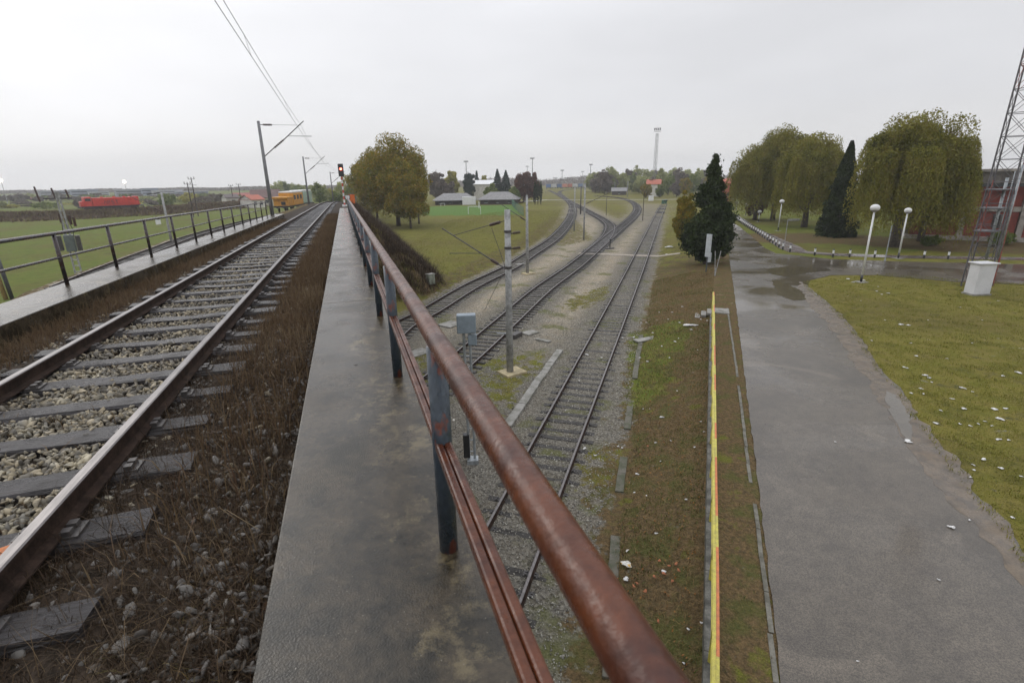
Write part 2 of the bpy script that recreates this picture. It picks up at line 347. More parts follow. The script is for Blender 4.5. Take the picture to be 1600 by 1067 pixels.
GP=[gz(*p) for p in [(982,520),(1062,497),(1085,520),(1062,560),(1040,620),(1000,655),(972,650),(978,590)]]
gmask=inpoly(X,Y,GP); dry=np.where(gmask,.25,dry); grav=np.where(gmask,0,grav)
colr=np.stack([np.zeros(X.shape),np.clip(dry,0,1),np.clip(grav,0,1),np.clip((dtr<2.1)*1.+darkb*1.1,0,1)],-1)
# blur a little
for _ in range(6):
    c2=colr.copy(); c2[1:-1,1:-1]=(colr[1:-1,1:-1]*2+colr[:-2,1:-1]+colr[2:,1:-1]+colr[1:-1,:-2]+colr[1:-1,2:])/6; colr=c2
colr[...,0]=np.where(X<-8,1.,np.where((lawnm),.35,.5))
colr[...,0]=np.where((sW>0)&(Y>38)&~lawnm,.85,colr[...,0])
colr[...,0]=np.where(gmask,.8,colr[...,0])
pitchP=[g(*p) for p in [(655,323),(800,320.5),(818,336),(660,337)]]
colr[...,0]=np.where(inpoly(X,Y,pitchP),1.6,colr[...,0])
def groundmat():
    m=bpy.data.materials.new('ground_cover'); m.use_nodes=True; t=m.node_tree; b=t.nodes['Principled BSDF']; L=t.links.new
    at=nd(t,'ShaderNodeAttribute',attribute_name='zone'); sp=nd(t,'ShaderNodeSeparateColor'); L(at.outputs['Color'],sp.inputs[0])
    tcn=nd(t,'ShaderNodeTexCoord'); V=tcn.outputs['Object']
    def noise(sc,de=6,ro=.6):
        n=nd(t,'ShaderNodeTexNoise'); n.inputs['Scale'].default_value=sc; n.inputs['Detail'].default_value=de; n.inputs['Roughness'].default_value=ro; L(V,n.inputs['Vector']); return n.outputs[0]
    def rng_(v,a,b_,c=0.,d=1.):
        r=nd(t,'ShaderNodeMapRange'); r.inputs[1].default_value=a; r.inputs[2].default_value=b_; r.inputs[3].default_value=c; r.inputs[4].default_value=d; L(v,r.inputs[0]); return r.outputs[0]
    def mixc(f,a,b_):
        x=nd(t,'ShaderNodeMix',data_type='RGBA')
        if hasattr(f,'links'): L(f,x.inputs[0])
        else: x.inputs[0].default_value=f
        for k,c in ((6,a),(7,b_)):
            if hasattr(c,'links'): L(c,x.inputs[k])
            else: x.inputs[k].default_value=(*c,1)
        return x.outputs[2]
    def math_(op,a,b_=None,c=None):
        x=nd(t,'ShaderNodeMath',operation=op)
        for k,q in enumerate((a,b_,c)):
            if q is None: continue
            if hasattr(q,'links'): L(q,x.inputs[k])
            else: x.inputs[k].default_value=q
        return x.outputs[0]
    fine=noise(9); mid=noise(1.1,5); big=noise(.16,4); vf=noise(38,4,.7)
    olive=mixc(rng_(mid,.35,.65),(.135,.128,.024),(.185,.15,.042)); green=mixc(rng_(mid,.35,.65),(.085,.125,.022),(.135,.145,.03)); pitch=(.09,.16,.035)
    gr=mixc(rng_(sp.outputs[0],.3,1.),olive,green); gr=mixc(math_('MULTIPLY',rng_(noise(.075,6,.65),.47,.6),.55),gr,(.12,.095,.035)); gr=mixc(math_('MULTIPLY',rng_(noise(.5,7,.7),.52,.66),.55),gr,(.06,.062,.018)); gr=mixc(rng_(sp.outputs[0],1.3,1.55),gr,pitch)
    dr=mixc(rng_(fine,.35,.65),(.155,.105,.052),(.075,.056,.030)); dr=mixc(math_('MULTIPLY',rng_(mid,.5,.62),.6),dr,(.07,.085,.022))
    vo=nd(t,'ShaderNodeTexVoronoi'); vo.inputs['Scale'].default_value=17; L(V,vo.inputs['Vector']); vs=nd(t,'ShaderNodeSeparateColor'); L(vo.outputs['Color'],vs.inputs[0])
    st=mixc(rng_(vs.outputs[0],0,1),(.12,.107,.088),(.46,.41,.32)); fines=mixc(rng_(big,.4,.6),(.34,.27,.175),(.23,.185,.12))
    gv=mixc(rng_(mid,.40,.58),st,mixc(.5,fines,st))
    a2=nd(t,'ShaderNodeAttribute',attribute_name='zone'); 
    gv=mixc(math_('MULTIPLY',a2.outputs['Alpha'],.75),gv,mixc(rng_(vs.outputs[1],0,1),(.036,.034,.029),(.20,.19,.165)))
    mossy=math_('MULTIPLY',rng_(noise(.45,5),.54,.64),.75); gv=mixc(mossy,gv,(.105,.11,.035))
    fd=rng_(math_('ADD',sp.outputs[1],math_('MULTIPLY_ADD',mid,2.6,-1.3)),.35,.6); fg=rng_(math_('ADD',sp.outputs[2],math_('MULTIPLY_ADD',noise(1.5,7,.75),3.2,-1.6)),.4,.6)
    c=mixc(fd,gr,dr); c=mixc(fg,c,gv)
    k=nd(t,'ShaderNodeVectorMath',operation='SCALE'); L(c,k.inputs[0]); L(rng_(vf,.3,.7,.6,1.4),k.inputs['Scale'])
    L(k.outputs[0],b.inputs['Base Color']); b.inputs['Roughness'].default_value=.9; b.inputs['Specular IOR Level'].default_value=.06
    bp=nd(t,'ShaderNodeBump'); bp.inputs['Strength'].default_value=.9; bp.inputs['Distance'].default_value=.05; L(math_('ADD',fine,math_('MULTIPLY',vo.outputs['Distance'],.8)),bp.inputs['Height']); L(bp.outputs[0],b.inputs['Normal'])
    return m
gm=groundmat()
gro=soup('ground',np.stack([X,Y,Z],-1),np.full((nx-1)*(ny-1),4),gm,F_=FF,smooth=True); tag(gro,kind='structure')
ca=gro.data.color_attributes.new('zone','FLOAT_COLOR','POINT'); ca.data.foreach_set('color',colr.astype(np.float32).reshape(-1))
# ------------------------------------------------------------------ roads
def asphalt():
    m=mat('wet_asphalt',(.094,.079,.060),.4,.2,.5,(.072,.061,.047),0,60); t=m.node_tree; b=t.nodes['Principled BSDF']; L=t.links.new
    tcn=nd(t,'ShaderNodeTexCoord'); n=nd(t,'ShaderNodeTexNoise'); n.inputs['Scale'].default_value=.22; n.inputs['Detail'].default_value=5; n.inputs['Distortion'].default_value=.6; L(tcn.outputs['Object'],n.inputs['Vector'])
    r=nd(t,'ShaderNodeMapRange'); r.inputs[1].default_value=.44; r.inputs[2].default_value=.62; r.inputs[3].default_value=.30; r.inputs[4].default_value=.07; L(n.outputs[0],r.inputs[0]); L(r.outputs[0],b.inputs['Roughness'])
    vo=nd(t,'ShaderNodeTexNoise'); vo.inputs['Scale'].default_value=70; vo.inputs['Detail'].default_value=3; L(tcn.outputs['Object'],vo.inputs['Vector'])
    bp=nd(t,'ShaderNodeBump'); bp.inputs['Distance'].default_value=.006; L(vo.outputs[0],bp.inputs['Height']); r5=nd(t,'ShaderNodeMapRange'); r5.inputs[1].default_value=.48; r5.inputs[2].default_value=.58; r5.inputs[3].default_value=.5; r5.inputs[4].default_value=.04; L(n.outputs[0],r5.inputs[0]); L(r5.outputs[0],bp.inputs['Strength']); L(bp.outputs[0],b.inputs['Normal'])
    return m
am=asphalt()
def roaddetail():
    t=am.node_tree; b=t.nodes['Principled BSDF']; L=t.links.new; src=b.inputs['Base Color'].links[0].from_socket; tcn=nd(t,'ShaderNodeTexCoord'); V=tcn.outputs['Object']
    def nz_(sc,de=5,di=0):
        n=nd(t,'ShaderNodeTexNoise'); n.inputs['Scale'].default_value=sc; n.inputs['Detail'].default_value=de; n.inputs['Distortion'].default_value=di; n.inputs['Roughness'].default_value=.65; L(V,n.inputs['Vector']); return n.outputs[0]
    def mrn(v,a,b_,c,d):
        r=nd(t,'ShaderNodeMapRange'); r.inputs[1].default_value=a; r.inputs[2].default_value=b_; r.inputs[3].default_value=c; r.inputs[4].default_value=d; L(v,r.inputs[0]); return r.outputs[0]
    def mx_(f,a,col):
        m=nd(t,'ShaderNodeMix',data_type='RGBA'); L(f,m.inputs[0]); L(a,m.inputs[6]); m.inputs[7].default_value=(*col,1); return m.outputs[2]
    c=mx_(mrn(nz_(.9,8,.4),.52,.66,0,.55),src,(.062,.052,.042))          # mud and darker patches
    c=mx_(mrn(nz_(.33,6,1.2),.56,.62,0,.5),c,(.15,.125,.095))
    vo=nd(t,'ShaderNodeTexVoronoi'); vo.inputs['Scale'].default_value=11; L(V,vo.inputs['Vector']); c=mx_(mrn(vo.outputs['Distance'],.05,.03,0,.75),c,(.36,.33,.28))   # pale chippings
    vo=nd(t,'ShaderNodeTexVoronoi'); vo.inputs['Scale'].default_value=55; L(V,vo.inputs['Vector']); sp=nd(t,'ShaderNodeSeparateColor'); L(vo.outputs['Color'],sp.inputs[0])
    k=nd(t,'ShaderNodeVectorMath',operation='SCALE'); L(c,k.inputs[0]); L(mrn(sp.outputs[0],0,1,.6,1.4),k.inputs['Scale']); L(k.outputs[0],b.inputs['Base Color'])
roaddetail()
# road sheet: grid cells whose jittered position is inside the outline
def sheet(name, poly, z, st, m, ragged=.12, seed=1, ext=None):
    P=np.array([p[:2] for p in poly]); lo=P.min(0); hi=P.max(0)
    if ext is not None: lo=np.maximum(lo,ext[0]); hi=np.minimum(hi,ext[1])
    # outline resampled and roughened, then filled as one polygon
    pts=[]
    n=len(P)
    for i in range(n):
        a,b=P[i],P[(i+1)%n]; L=np.linalg.norm(b-a); k=max(1,int(L/st)); 
        if np.linalg.norm(a)>260: k=1
        for j in range(k): pts.append(a+(b-a)*j/k)
    pts=np.array(pts); dn=vnoise(pts[:,0],pts[:,1],.9,seed)*ragged+vnoise(pts[:,0],pts[:,1],.5,seed+1)*ragged*.4
    d=np.roll(pts,-1,0)-np.roll(pts,1,0); d/=np.linalg.norm(d,axis=1)[:,None]+1e-9; pts=pts+np.stack([d[:,1],-d[:,0]],1)*dn[:,None]
    import bmesh
    bm=bmesh.new(); vs=[bm.verts.new((x,y,z)) for x,y in pts]; es=[bm.edges.new((vs[i],vs[(i+1)%len(vs)])) for i in range(len(vs))]
    bmesh.ops.triangle_fill(bm,use_beauty=True,use_dissolve=False,edges=es,normal=(0,0,1))
    for f_ in bm.faces:
        if f_.normal.z<0: f_.normal_flip()
    me=bpy.data.meshes.new(name); bm.to_mesh(me); bm.free(); me.materials.append(m); o=bpy.data.objects.new(name,me); C.objects.link(o); return o
tag(sheet('road',ROADMAIN,ZR+.008,.35,am,.028),kind='structure')
# sandy wet shoulder between asphalt and lawn, puddles
sand=mat('wet_sand',(.135,.103,.070),.5,.25,3,(.085,.068,.05),.4,40,wet=(.15,.6,1.2))
SH=[g(*p,ZR) for p in [(1250,440),(1262,446),(1284,467),(1318,495),(1340,524),(1362,557),(1380,585),(1404,603),(1420,625),(1430,650),(1452,672),(1490,712),(1520,762),(1548,789),(1592,848),(1620,892),(1600,910),(1560,868),(1500,800),(1470,768),(1440,730),(1415,690),(1395,660),(1375,630),(1360,600),(1335,570),(1312,530),(1290,505),(1265,478),(1246,452)]]
tag(sheet('road_shoulder',SH,ZR+.012,.3,sand,.14,5),kind='structure')
pud=mat('muddy_puddle',(.085,.072,.052),.07,.1,1)
for k,pp in enumerate([[(1385,612),(1400,618),(1420,650),(1432,678),(1418,690),(1400,660),(1384,632)],[(1200,421),(1232,416),(1290,419),(1300,423),(1262,427),(1230,433),(1205,429)],[(1206,437),(1228,442),(1252,455),(1262,468),(1240,470),(1214,460)]]):
    tag(sheet('puddle',[g(*p,ZR) for p in pp],ZR+.018,.25,pud,.10,20+k),kind='structure')
WALK=[g(*p,ZR) for p in [(1136,331),(1140,336),(1165,353.5),(1184,365.5),(1206,380.5),(1220,389.5),(1232,394),(1262,396.5),(1300,400),(1400,403.5),(1600,407),(2000,418),(2000,412),(1600,402.5),(1400,399.5),(1300,396),(1261,393),(1250,386),(1225,375.5),(1187.5,359),(1162,342.5),(1140,330)]]
pave=mat('wet_pavement',(.17,.14,.135),.4,.2,1.5,(.12,.10,.095),.2,50,wet=(.12,.4,.6))
tag(sheet('pavement',WALK,ZR+.03,1.2,pave,.03,9),kind='structure')
pathm=mat('concrete_path',(.36,.35,.33),.6,.15,2)
def strip(name,A,B,w,z,m,n=20):
    A=np.array(A[:2]);B=np.array(B[:2]);mb=MB(); d=(B-A)/np.linalg.norm(B-A); r=np.array([d[1],-d[0]])*w/2
    P=[A+(B-A)*i/n for i in range(n+1)]
    zz=[max(float(terrain(np.array([p[0]+s*r[0]]),np.array([p[1]+s*r[1]]))[0]) for s in (-1,0,1))+z for p in P]
    for i in range(n):
        mb.quadf([(P[i][0]-r[0],P[i][1]-r[1],zz[i]),(P[i][0]+r[0],P[i][1]+r[1],zz[i]),(P[i+1][0]+r[0],P[i+1][1]+r[1],zz[i+1]),(P[i+1][0]-r[0],P[i+1][1]-r[1],zz[i+1])])
    return tag(mb.build(name,m),kind='structure')
strip('path',g(846,313),g(1150,311.8),2.6,.06,pathm,40)
strip('path',g(815,315.5),g(858,312.6),3.2,.05,pathm,10)
strip('path',g(904,396),g(1062,402),1.2,.03,mat('worn_path',(.27,.23,.18),.7,.2,2),24)
# ------------------------------------------------------------------ railway tracks
def rail_prof(w=.036): return [(-.065,-.15),(.065,-.15),(.065,-.138),(.012,-.12),(.009,-.04),(w,-.03),(w,-.008),(w-.008,0),(-w+.008,0),(-w,-.008),(-w,-.03),(-.009,-.04),(-.012,-.12),(-.065,-.138)]
RM=[1,1,1,1,1,1,0,0,0,1,1,1,1,1]
def sleeper_mesh(name,L,w,h,m,seed,jit=.012):
    r=np.random.default_rng(seed); mb=MB(); n=7; prof=[(-w/2,-h),(w/2,-h),(w/2,-.02),(w/2-.02,0),(-w/2+.02,0),(-w/2,-.02)]
    b=len(mb.v)
    for i in range(n):
        x=-L/2+L*i/(n-1)
        for (a,z) in prof: mb.v.append((x,a+r.uniform(-jit,jit),z+(r.uniform(-jit,jit) if z>-h else 0)))
    for i in range(n-1):
        for j in range(6): mb.f.append((b+i*6+j,b+(i+1)*6+j,b+(i+1)*6+(j+1)%6,b+i*6+(j+1)%6)); mb.mi.append(0)
    mb.f.append(tuple(b+j for j in range(6))); mb.mi.append(0); mb.f.append(tuple(b+(n-1)*6+j for j in range(6))[::-1]); mb.mi.append(0)
    for s in (-.77,.77):
        mb.box((s,0,.007),(.34,.15,.02),mi=1)
        for q in (-.11,.11):
            mb.box((s+q,.04,.03),(.05,.05,.035),mi=1); mb.box((s+q,-.04,.03),(.05,.05,.035),mi=1)
    o=mb.build(name,[m,darksteel]); me=o.data; bpy.data.objects.remove(o); return me
def make_track(pts, label, gauge, railh, slen, mats, root_name='railway_track', jitter=.05, skip=lambda p:False, seed=0, start=None, woff=0.):
    pts=np.array(pts); r=np.random.default_rng(seed)
    # nearest end first
    root=thing(root_name,label,'railway track',pts[0])
    t=np.gradient(pts[:,:2],axis=0); t/=np.linalg.norm(t,axis=1)[:,None]; nr=np.stack([t[:,1],-t[:,0]],1)
    for s in (-1,1):
        q=pts.copy(); q[:,:2]+=nr*s*gauge/2; q=q[::2] if len(q)>60 else q
        MB().sweep(q,rail_prof(),RM).build('rail',[steeltop,steelside],root)
    P0=np.array(root.location); d=np.hypot(pts[:,0],pts[:,1]); order=[i for i in np.argsort(d) if not skip(pts[i])]
    meshes=[sleeper_mesh('sleeper',slen,.25,.16,mats,seed*10+k) for k in range(4)]
    rest=MB()
    for k,i in enumerate(order):
        p=pts[i]; a=math.atan2(nr[i][1],nr[i][0])+r.normal(0,.012); c=(p[0]+nr[i][0]*r.normal(0,jitter),p[1]+nr[i][1]*r.normal(0,jitter),p[2]-railh+r.normal(0,.006))
        if k<100:
            o=bpy.data.objects.new('sleeper',meshes[k%4]); C.objects.link(o); o.parent=root; o.location=Vector(c)-root.location; o.rotation_euler=(r.normal(0,.01),r.normal(0,.006),a)
        else: rest.box((c[0],c[1],c[2]-.07),(slen,.25,.14),a)
    if rest.v: tag(rest.build('distant_sleepers',mats,root),kind='stuff')
    return root
up=[]; y=-1.9
up=np.array([(TX,yy,float(dz(yy,1.695))) for yy in np.arange(-2.0,190,.735)])
up[:,0]+=np.where(up[:,1]>75,(up[:,1]-75)**2*.0011,0)
make_track(up,'single railway track running along the top of the overpass',1.54,.165,2.55,wood,jitter=.03,seed=1)
make_track(T4,'straight yard track nearest the grassy slope, ending at a green buffer',1.5,.172,2.3,woodyard,seed=2)
make_track(T2,'middle yard track curving away to the right, joined by a second curve',1.5,.13,2.45,woodyard,seed=3)
make_track(T1,'leftmost yard track curving past the grass bank and goal posts',1.5,.14,2.45,woodyard,seed=4)
make_track(T3,'yard branch track bending sharply right into the middle track',1.5,.14,2.45,woodyard,seed=5)
make_track(TL,'track on the low bank left of the overpass, below the dark railing',1.5,.14,2.45,woodyard,seed=6)
loct=resample(LOCp,.7)
make_track(loct,'far track on the bank under the red locomotive',1.5,.14,2.45,woodyard,seed=8)
# ballast of the upper track
balm=mat('dirty_ballast_bed',(.050,.037,.027),.9,.4,7,(.018,.014,.010),.9,26,spec=.1)
ys=np.concatenate([np.arange(-3,12,.12),np.arange(12,60,.5),np.arange(60,190,2.5)])
xs=np.linspace(-4.68,-.44,36); XX,YY=np.meshgrid(xs,ys)
curve=np.where(YY>75,(YY-75)**2*.0011,0); wid=np.where(YY>44,1+np.clip((YY-44)/4,0,1)*.35,1); XC=TX+(XX-TX)*wid+curve
h=1.95-.045*np.clip((np.abs(XX-TX)-.8)/.15,0,1)+.10*np.clip(np.abs(XX-TX)-1.2,0,.9)
ZZ=dz(YY,0)-h+vnoise(XC,YY,.45,11)*.012+rng.normal(0,.006,XX.shape)
n1,n2=len(xs),len(ys); ii=np.arange(n1*n2).reshape(n2,n1); FF=np.stack([ii[:-1,:-1],ii[:-1,1:],ii[1:,1:],ii[1:,:-1]],-1).reshape(-1)
tag(soup('ballast_bed',np.stack([XC,YY,ZZ],-1),np.full((n1-1)*(n2-1),4),balm,F_=FF,smooth=True),kind='structure')
# stones
def ico():
    t=(1+5**.5)/2; v=np.array([(-1,t,0),(1,t,0),(-1,-t,0),(1,-t,0),(0,-1,t),(0,1,t),(0,-1,-t),(0,1,-t),(t,0,-1),(t,0,1),(-t,0,-1),(-t,0,1)],float); v/=np.linalg.norm(v[0])
    f=np.array([(0,11,5),(0,5,1),(0,1,7),(0,7,10),(0,10,11),(1,5,9),(5,11,4),(11,10,2),(10,7,6),(7,1,8),(3,9,4),(3,4,2),(3,2,6),(3,6,8),(3,8,9),(4,9,5),(2,4,11),(6,2,10),(8,6,7),(9,8,1)])
    return v,f
IV,IF=ico()
def ico2():
    v=list(map(tuple,IV)); f=[]; c={}
    def mid(a,b):
        k=(min(a,b),max(a,b))
        if k not in c: p=np.array(v[a])+np.array(v[b]); p/=np.linalg.norm(p); c[k]=len(v); v.append(tuple(p))
        return c[k]
    for a,b,d in IF: e1,e2,e3=mid(a,b),mid(b,d),mid(d,a); f+=[(a,e1,e3),(b,e2,e1),(d,e3,e2),(e1,e2,e3)]
    return np.array(v),np.array(f)
IV2,IF2=ico2()
def stones(name,P,size,m,seed,fine=False,label=None,origin=None):
    r=np.random.default_rng(seed); bv,bf=(IV2,IF2) if fine else (IV,IF)
    n=len(P); variants=[]
    for k in range(10):
        v=bv*(1+r.normal(0,.0,1))
        for _ in range(11):                      # chop with planes to get crushed rock
            d=r.normal(0,1,3); d/=np.linalg.norm(d); c=r.uniform(.28,.7); s=v@d; v=v-np.outer(np.maximum(s-c,0),d)
        v=v*(1+r.normal(0,.05,(len(v),1))); variants.append(v)
    var=np.array(variants)[r.integers(0,10,n)]
    A=r.normal(0,1,(n,4)); A/=np.linalg.norm(A,axis=1)[:,None]; w,x,y,z=A.T
    Rm=np.stack([1-2*(y*y+z*z),2*(x*y-z*w),2*(x*z+y*w),2*(x*y+z*w),1-2*(x*x+z*z),2*(y*z-x*w),2*(x*z-y*w),2*(y*z+x*w),1-2*(x*x+y*y)],1).reshape(n,3,3)
    sc=np.stack([r.uniform(.9,1.6,n),r.uniform(.7,1.1,n),r.uniform(.4,.8,n)],1)
    s=np.asarray(size)*r.lognormal(0,.28,n)
    V=np.einsum('nij,nkj->nki',Rm,var*sc[:,None,:])*s[:,None,None]+P[:,None,:]
    Fi=(bf[None]+(np.arange(n)*len(bv))[:,None,None]).reshape(-1)
    return tag(soup(name,V,np.full(n*len(bf),3),m,F_=Fi,origin=origin),label,kind='stuff')
def stonemat(name,cols,rough=.6):
    m=leafmat(name,cols,trans=0.); b=m.node_tree.nodes['Principled BSDF']; b.inputs['Roughness'].default_value=rough; b.inputs['Specular IOR Level'].default_value=.3
    for n_ in m.node_tree.nodes:
        if n_.type=='TEX_NOISE': n_.inputs['Scale'].default_value=3
    return m
smL=stonemat('light_ballast',[(.05,.044,.036),(.16,.14,.105),(.10,.092,.078),(.34,.285,.19),(.16,.15,.125),(.44,.39,.28)])
smD=stonemat('dirty_ballast',[(0.040,0.032,0.025),(0.081,0.067,0.052),(0.057,0.049,0.041),(0.149,0.132,0.109)])
smY=stonemat('yard_stone',[(0.087,0.081,0.072),(0.189,0.177,0.157),(0.435,0.413,0.348),(0.145,0.138,0.123),(0.609,0.580,0.507)])
r=rng
def up_pts(n,x0,x1,y0,y1,h,jit=.015,pw=1.):
    y=y0+(y1-y0)*r.uniform(0,1,n)**pw; x=r.uniform(x0,x1,n); return np.stack([x,y,dz(y,h)+r.normal(0,jit,n)],1)
def off_sleeper(P,half=.12,keep=.06):
    ph=((P[:,1]+2.0)/.735); fr=np.abs(ph-np.round(ph))*.735; return P[(fr>half)|(r.uniform(0,1,len(P))<keep)]
stones('ballast_stones_near',off_sleeper(up_pts(9000,TX-.72,TX+.72,.6,6.5,1.905,.014)),.030,smL,1,True)
stones('ballast_stones_far',off_sleeper(up_pts(15000,TX-.72,TX+.72,6.5,30,1.90,.012,1.3)),.031,smL,2)
stones('shoulder_stones_near',off_sleeper(np.concatenate([up_pts(3600,TX+.85,-.55,.6,7,1.945,.014),up_pts(2200,-4.5,TX-.85,1.5,8,1.94,.014)]),.1,.15),.028,smD,3,True)
stones('shoulder_stones_far',off_sleeper(np.concatenate([up_pts(5000,TX+.85,-.6,7,34,1.965,.014,1.3),up_pts(8000,-4.4,TX-.85,8,34,1.955,.014,1.3)]),.1,.1),.032,smD,4)
stones('shoulder_stones_light',off_sleeper(np.concatenate([up_pts(900,TX+.8,-.7,3.4,20,1.93,.014,1.4),up_pts(2200,-4.1,TX-.82,3,24,1.94,.014,1.2)]),.1,.1),.030,smL,5,True)
stones('grey_stones_in_weeds',up_pts(2600,TX+.8,-.56,.6,9,1.925,.016),.027,stonemat('grey_stone',[(.06,.055,.05),(.15,.14,.125),(.10,.09,.08),(.24,.22,.19)]),55,True)
# yard stones near
n=90000; P=np.stack([r.uniform(-1,24,n),6+r.uniform(0,1,n)**1.2*34,np.zeros(n)],1)
dd=np.minimum(polydist(P[:,0],P[:,1],T4[:110])[0],polydist(P[:,0],P[:,1],T2[:90])[0]); keep=(inpoly(P[:,0],P[:,1],YARD))&((dd<2.6)|(r.uniform(0,1,n)<.35)); P=P[keep]
P[:,2]=terrain(P[:,0],P[:,1])+.012
stones('yard_stones',P,.026,smY,6)
# ------------------------------------------------------------------ bridge
def deckbox(mb,x0,x1,y0,y1,ht,hb,n=1):
    ys_=np.linspace(y0,y1,n+1)
    for a,b in zip(ys_[:-1],ys_[1:]):
        q=[]; 
        for z in (hb,ht):
            for (x,y) in ((x0,a),(x1,a),(x1,b),(x0,b)): q.append((x,y,float(dz(y,z))))
        bb=len(mb.v); mb.v+=q
        for f_ in ((3,2,1,0),(4,5,6,7),(0,1,5,4),(1,2,6,5),(2,3,7,6),(3,0,4,7)): mb.f.append(tuple(bb+i for i in f_)); mb.mi.append(0)
walkm=mat('wet_walkway_concrete',(.050,.039,.025),.35,.45,4.5,(.021,.018,.012),.18,120,spec=.38,wet=(.08,.34,1.3),detail=9)
def walkmat2():
    t=walkm.node_tree; b=t.nodes['Principled BSDF']; L=t.links.new
    src=b.inputs['Base Color'].links[0].from_socket
    tcn=nd(t,'ShaderNodeTexCoord'); n=nd(t,'ShaderNodeTexNoise'); n.inputs['Scale'].default_value=3.2; n.inputs['Detail'].default_value=11; n.inputs['Roughness'].default_value=.78; L(tcn.outputs['Object'],n.inputs['Vector'])
    s=nd(t,'ShaderNodeSeparateXYZ'); L(tcn.outputs['Object'],s.inputs[0])
    a=nd(t,'ShaderNodeMapRange'); a.inputs[1].default_value=-.5; a.inputs[2].default_value=.42; a.inputs[1].default_value=.0; a.inputs[3].default_value=-.36; a.inputs[4].default_value=.055; L(s.outputs['X'],a.inputs[0])
    ad=nd(t,'ShaderNodeMath',operation='ADD'); L(n.outputs[0],ad.inputs[0]); L(a.outputs[0],ad.inputs[1])
    r_=nd(t,'ShaderNodeMapRange'); r_.inputs[1].default_value=.58; r_.inputs[2].default_value=.68; L(ad.outputs[0],r_.inputs[0])
    mx=nd(t,'ShaderNodeMix',data_type='RGBA'); L(r_.outputs[0],mx.inputs[0]); L(src,mx.inputs[6]); mx.inputs[7].default_value=(.115,.092,.052,1)
    sp=nd(t,'ShaderNodeTexVoronoi'); sp.inputs['Scale'].default_value=26; L(tcn.outputs['Object'],sp.inputs['Vector'])
    r2=nd(t,'ShaderNodeMapRange'); r2.inputs[1].default_value=.10; r2.inputs[2].default_value=.05; L(sp.outputs['Distance'],r2.inputs[0])
    m2=nd(t,'ShaderNodeMath',operation='MULTIPLY'); L(r2.outputs[0],m2.inputs[0]); m2.inputs[1].default_value=.55
    mx2=nd(t,'ShaderNodeMix',data_type='RGBA'); L(m2.outputs[0],mx2.inputs[0]); L(mx.outputs[2],mx2.inputs[6]); mx2.inputs[7].default_value=(.20,.18,.14,1); L(mx2.outputs[2],b.inputs['Base Color'])
walkmat2()
for (x0,x1,ye,lab) in ((-.49,.41,55.,'wet concrete walkway between the track and the rusty railing'),(-5.52,-4.6,44.8,'wet concrete walkway under the dark railing left of the track')):
    root=thing('concrete_walkway',lab,'walkway',(x0,-3,float(dz(-3,1.654))))
    yy=-3.
    while yy<ye-.5:
        y1=min(yy+(11.2 if yy<0 else 10.8),ye); mb=MB(); deckbox(mb,x0,x1,yy,y1-.008,1.654,2.05); o=mb.build('slab',walkm,root,bevel=.012); yy=y1
root=thing('railway_bridge','concrete girder bridge deck carrying the upper track over the yard','bridge',(TX,15,0))
mb=MB(); deckbox(mb,-5.3,.22,-4,44.5,2.06,3.0,4); mb.build('deck_girder',conc,root)
for yy in (-4.,7.5,18.9,33.):
    mb=MB(); z=float(dz(yy,3.0)); mb.box((TX,yy,z/2-.2),(3.6,.7,z+.4)); mb.build('pier',conc,root,bevel=.03)
mb=MB(); z=float(dz(45,2.1)); mb.box((TX,45,z/2-.3),(6.4,.9,z+.2)); mb.build('abutment',conc,root)
# railings
def railing(x,ys_,hr,hm,pr,rr,m_r,m_p,lab,ye,twin):
    root=thing('railing',lab,'railing',(x,ys_[0],float(dz(ys_[0],1.654))))
    yy=np.concatenate([np.arange(ys_[0]-.3,12,.4),np.arange(12,ye,2.)])
    MB().tube([(x,a,float(dz(a,hr))) for a in yy],rr,24,0).build('handrail',m_r,root,smooth=True)
    if twin:
        for s in (-.0185,.0185):
            c_=.0175; MB().sweep([(x+s,a,float(dz(a,hm))) for a in yy],[(c_*X_,.02*Z_) for X_,Z_ in ((-.7,-1),(.7,-1),(1,-.7),(1,.5),(.8,.85),(.45,1),(-.45,1),(-.8,.85),(-1,.5),(-1,-.7))]).build('mid_rail',m_r,root)
    else: MB().tube([(x,a,float(dz(a,hm))) for a in yy],.024,12,0).build('mid_rail',m_r,root,smooth=True)
    mp_=MB().tube([(x,ys_[0],float(dz(ys_[0],1.66))),(x,ys_[0],float(dz(ys_[0],hr+rr*.6)))],pr,20).build('post',m_p,root,smooth=True)
    fl=MB(); 
    for a in ys_[1:]:
        o=mp_.copy(); C.objects.link(o); o.parent=root; o.location=Vector((0,a-ys_[0],float(dz(a,0)-dz(ys_[0],0)))); o.rotation_euler=(0,0,0)
    return root
railing(.305,[-.45+2.5*k for k in range(22)],.604,1.09,.044,.0425,rust,postm,'rust-red pipe railing on peeling posts beside the right walkway',52.4,True)
railing(-5.36,[-2.4+2.42*k for k in range(20)],.68,1.13,.036,.034,darkrail,darkrail,'dark wet pipe railing on the left walkway',43.9,False)
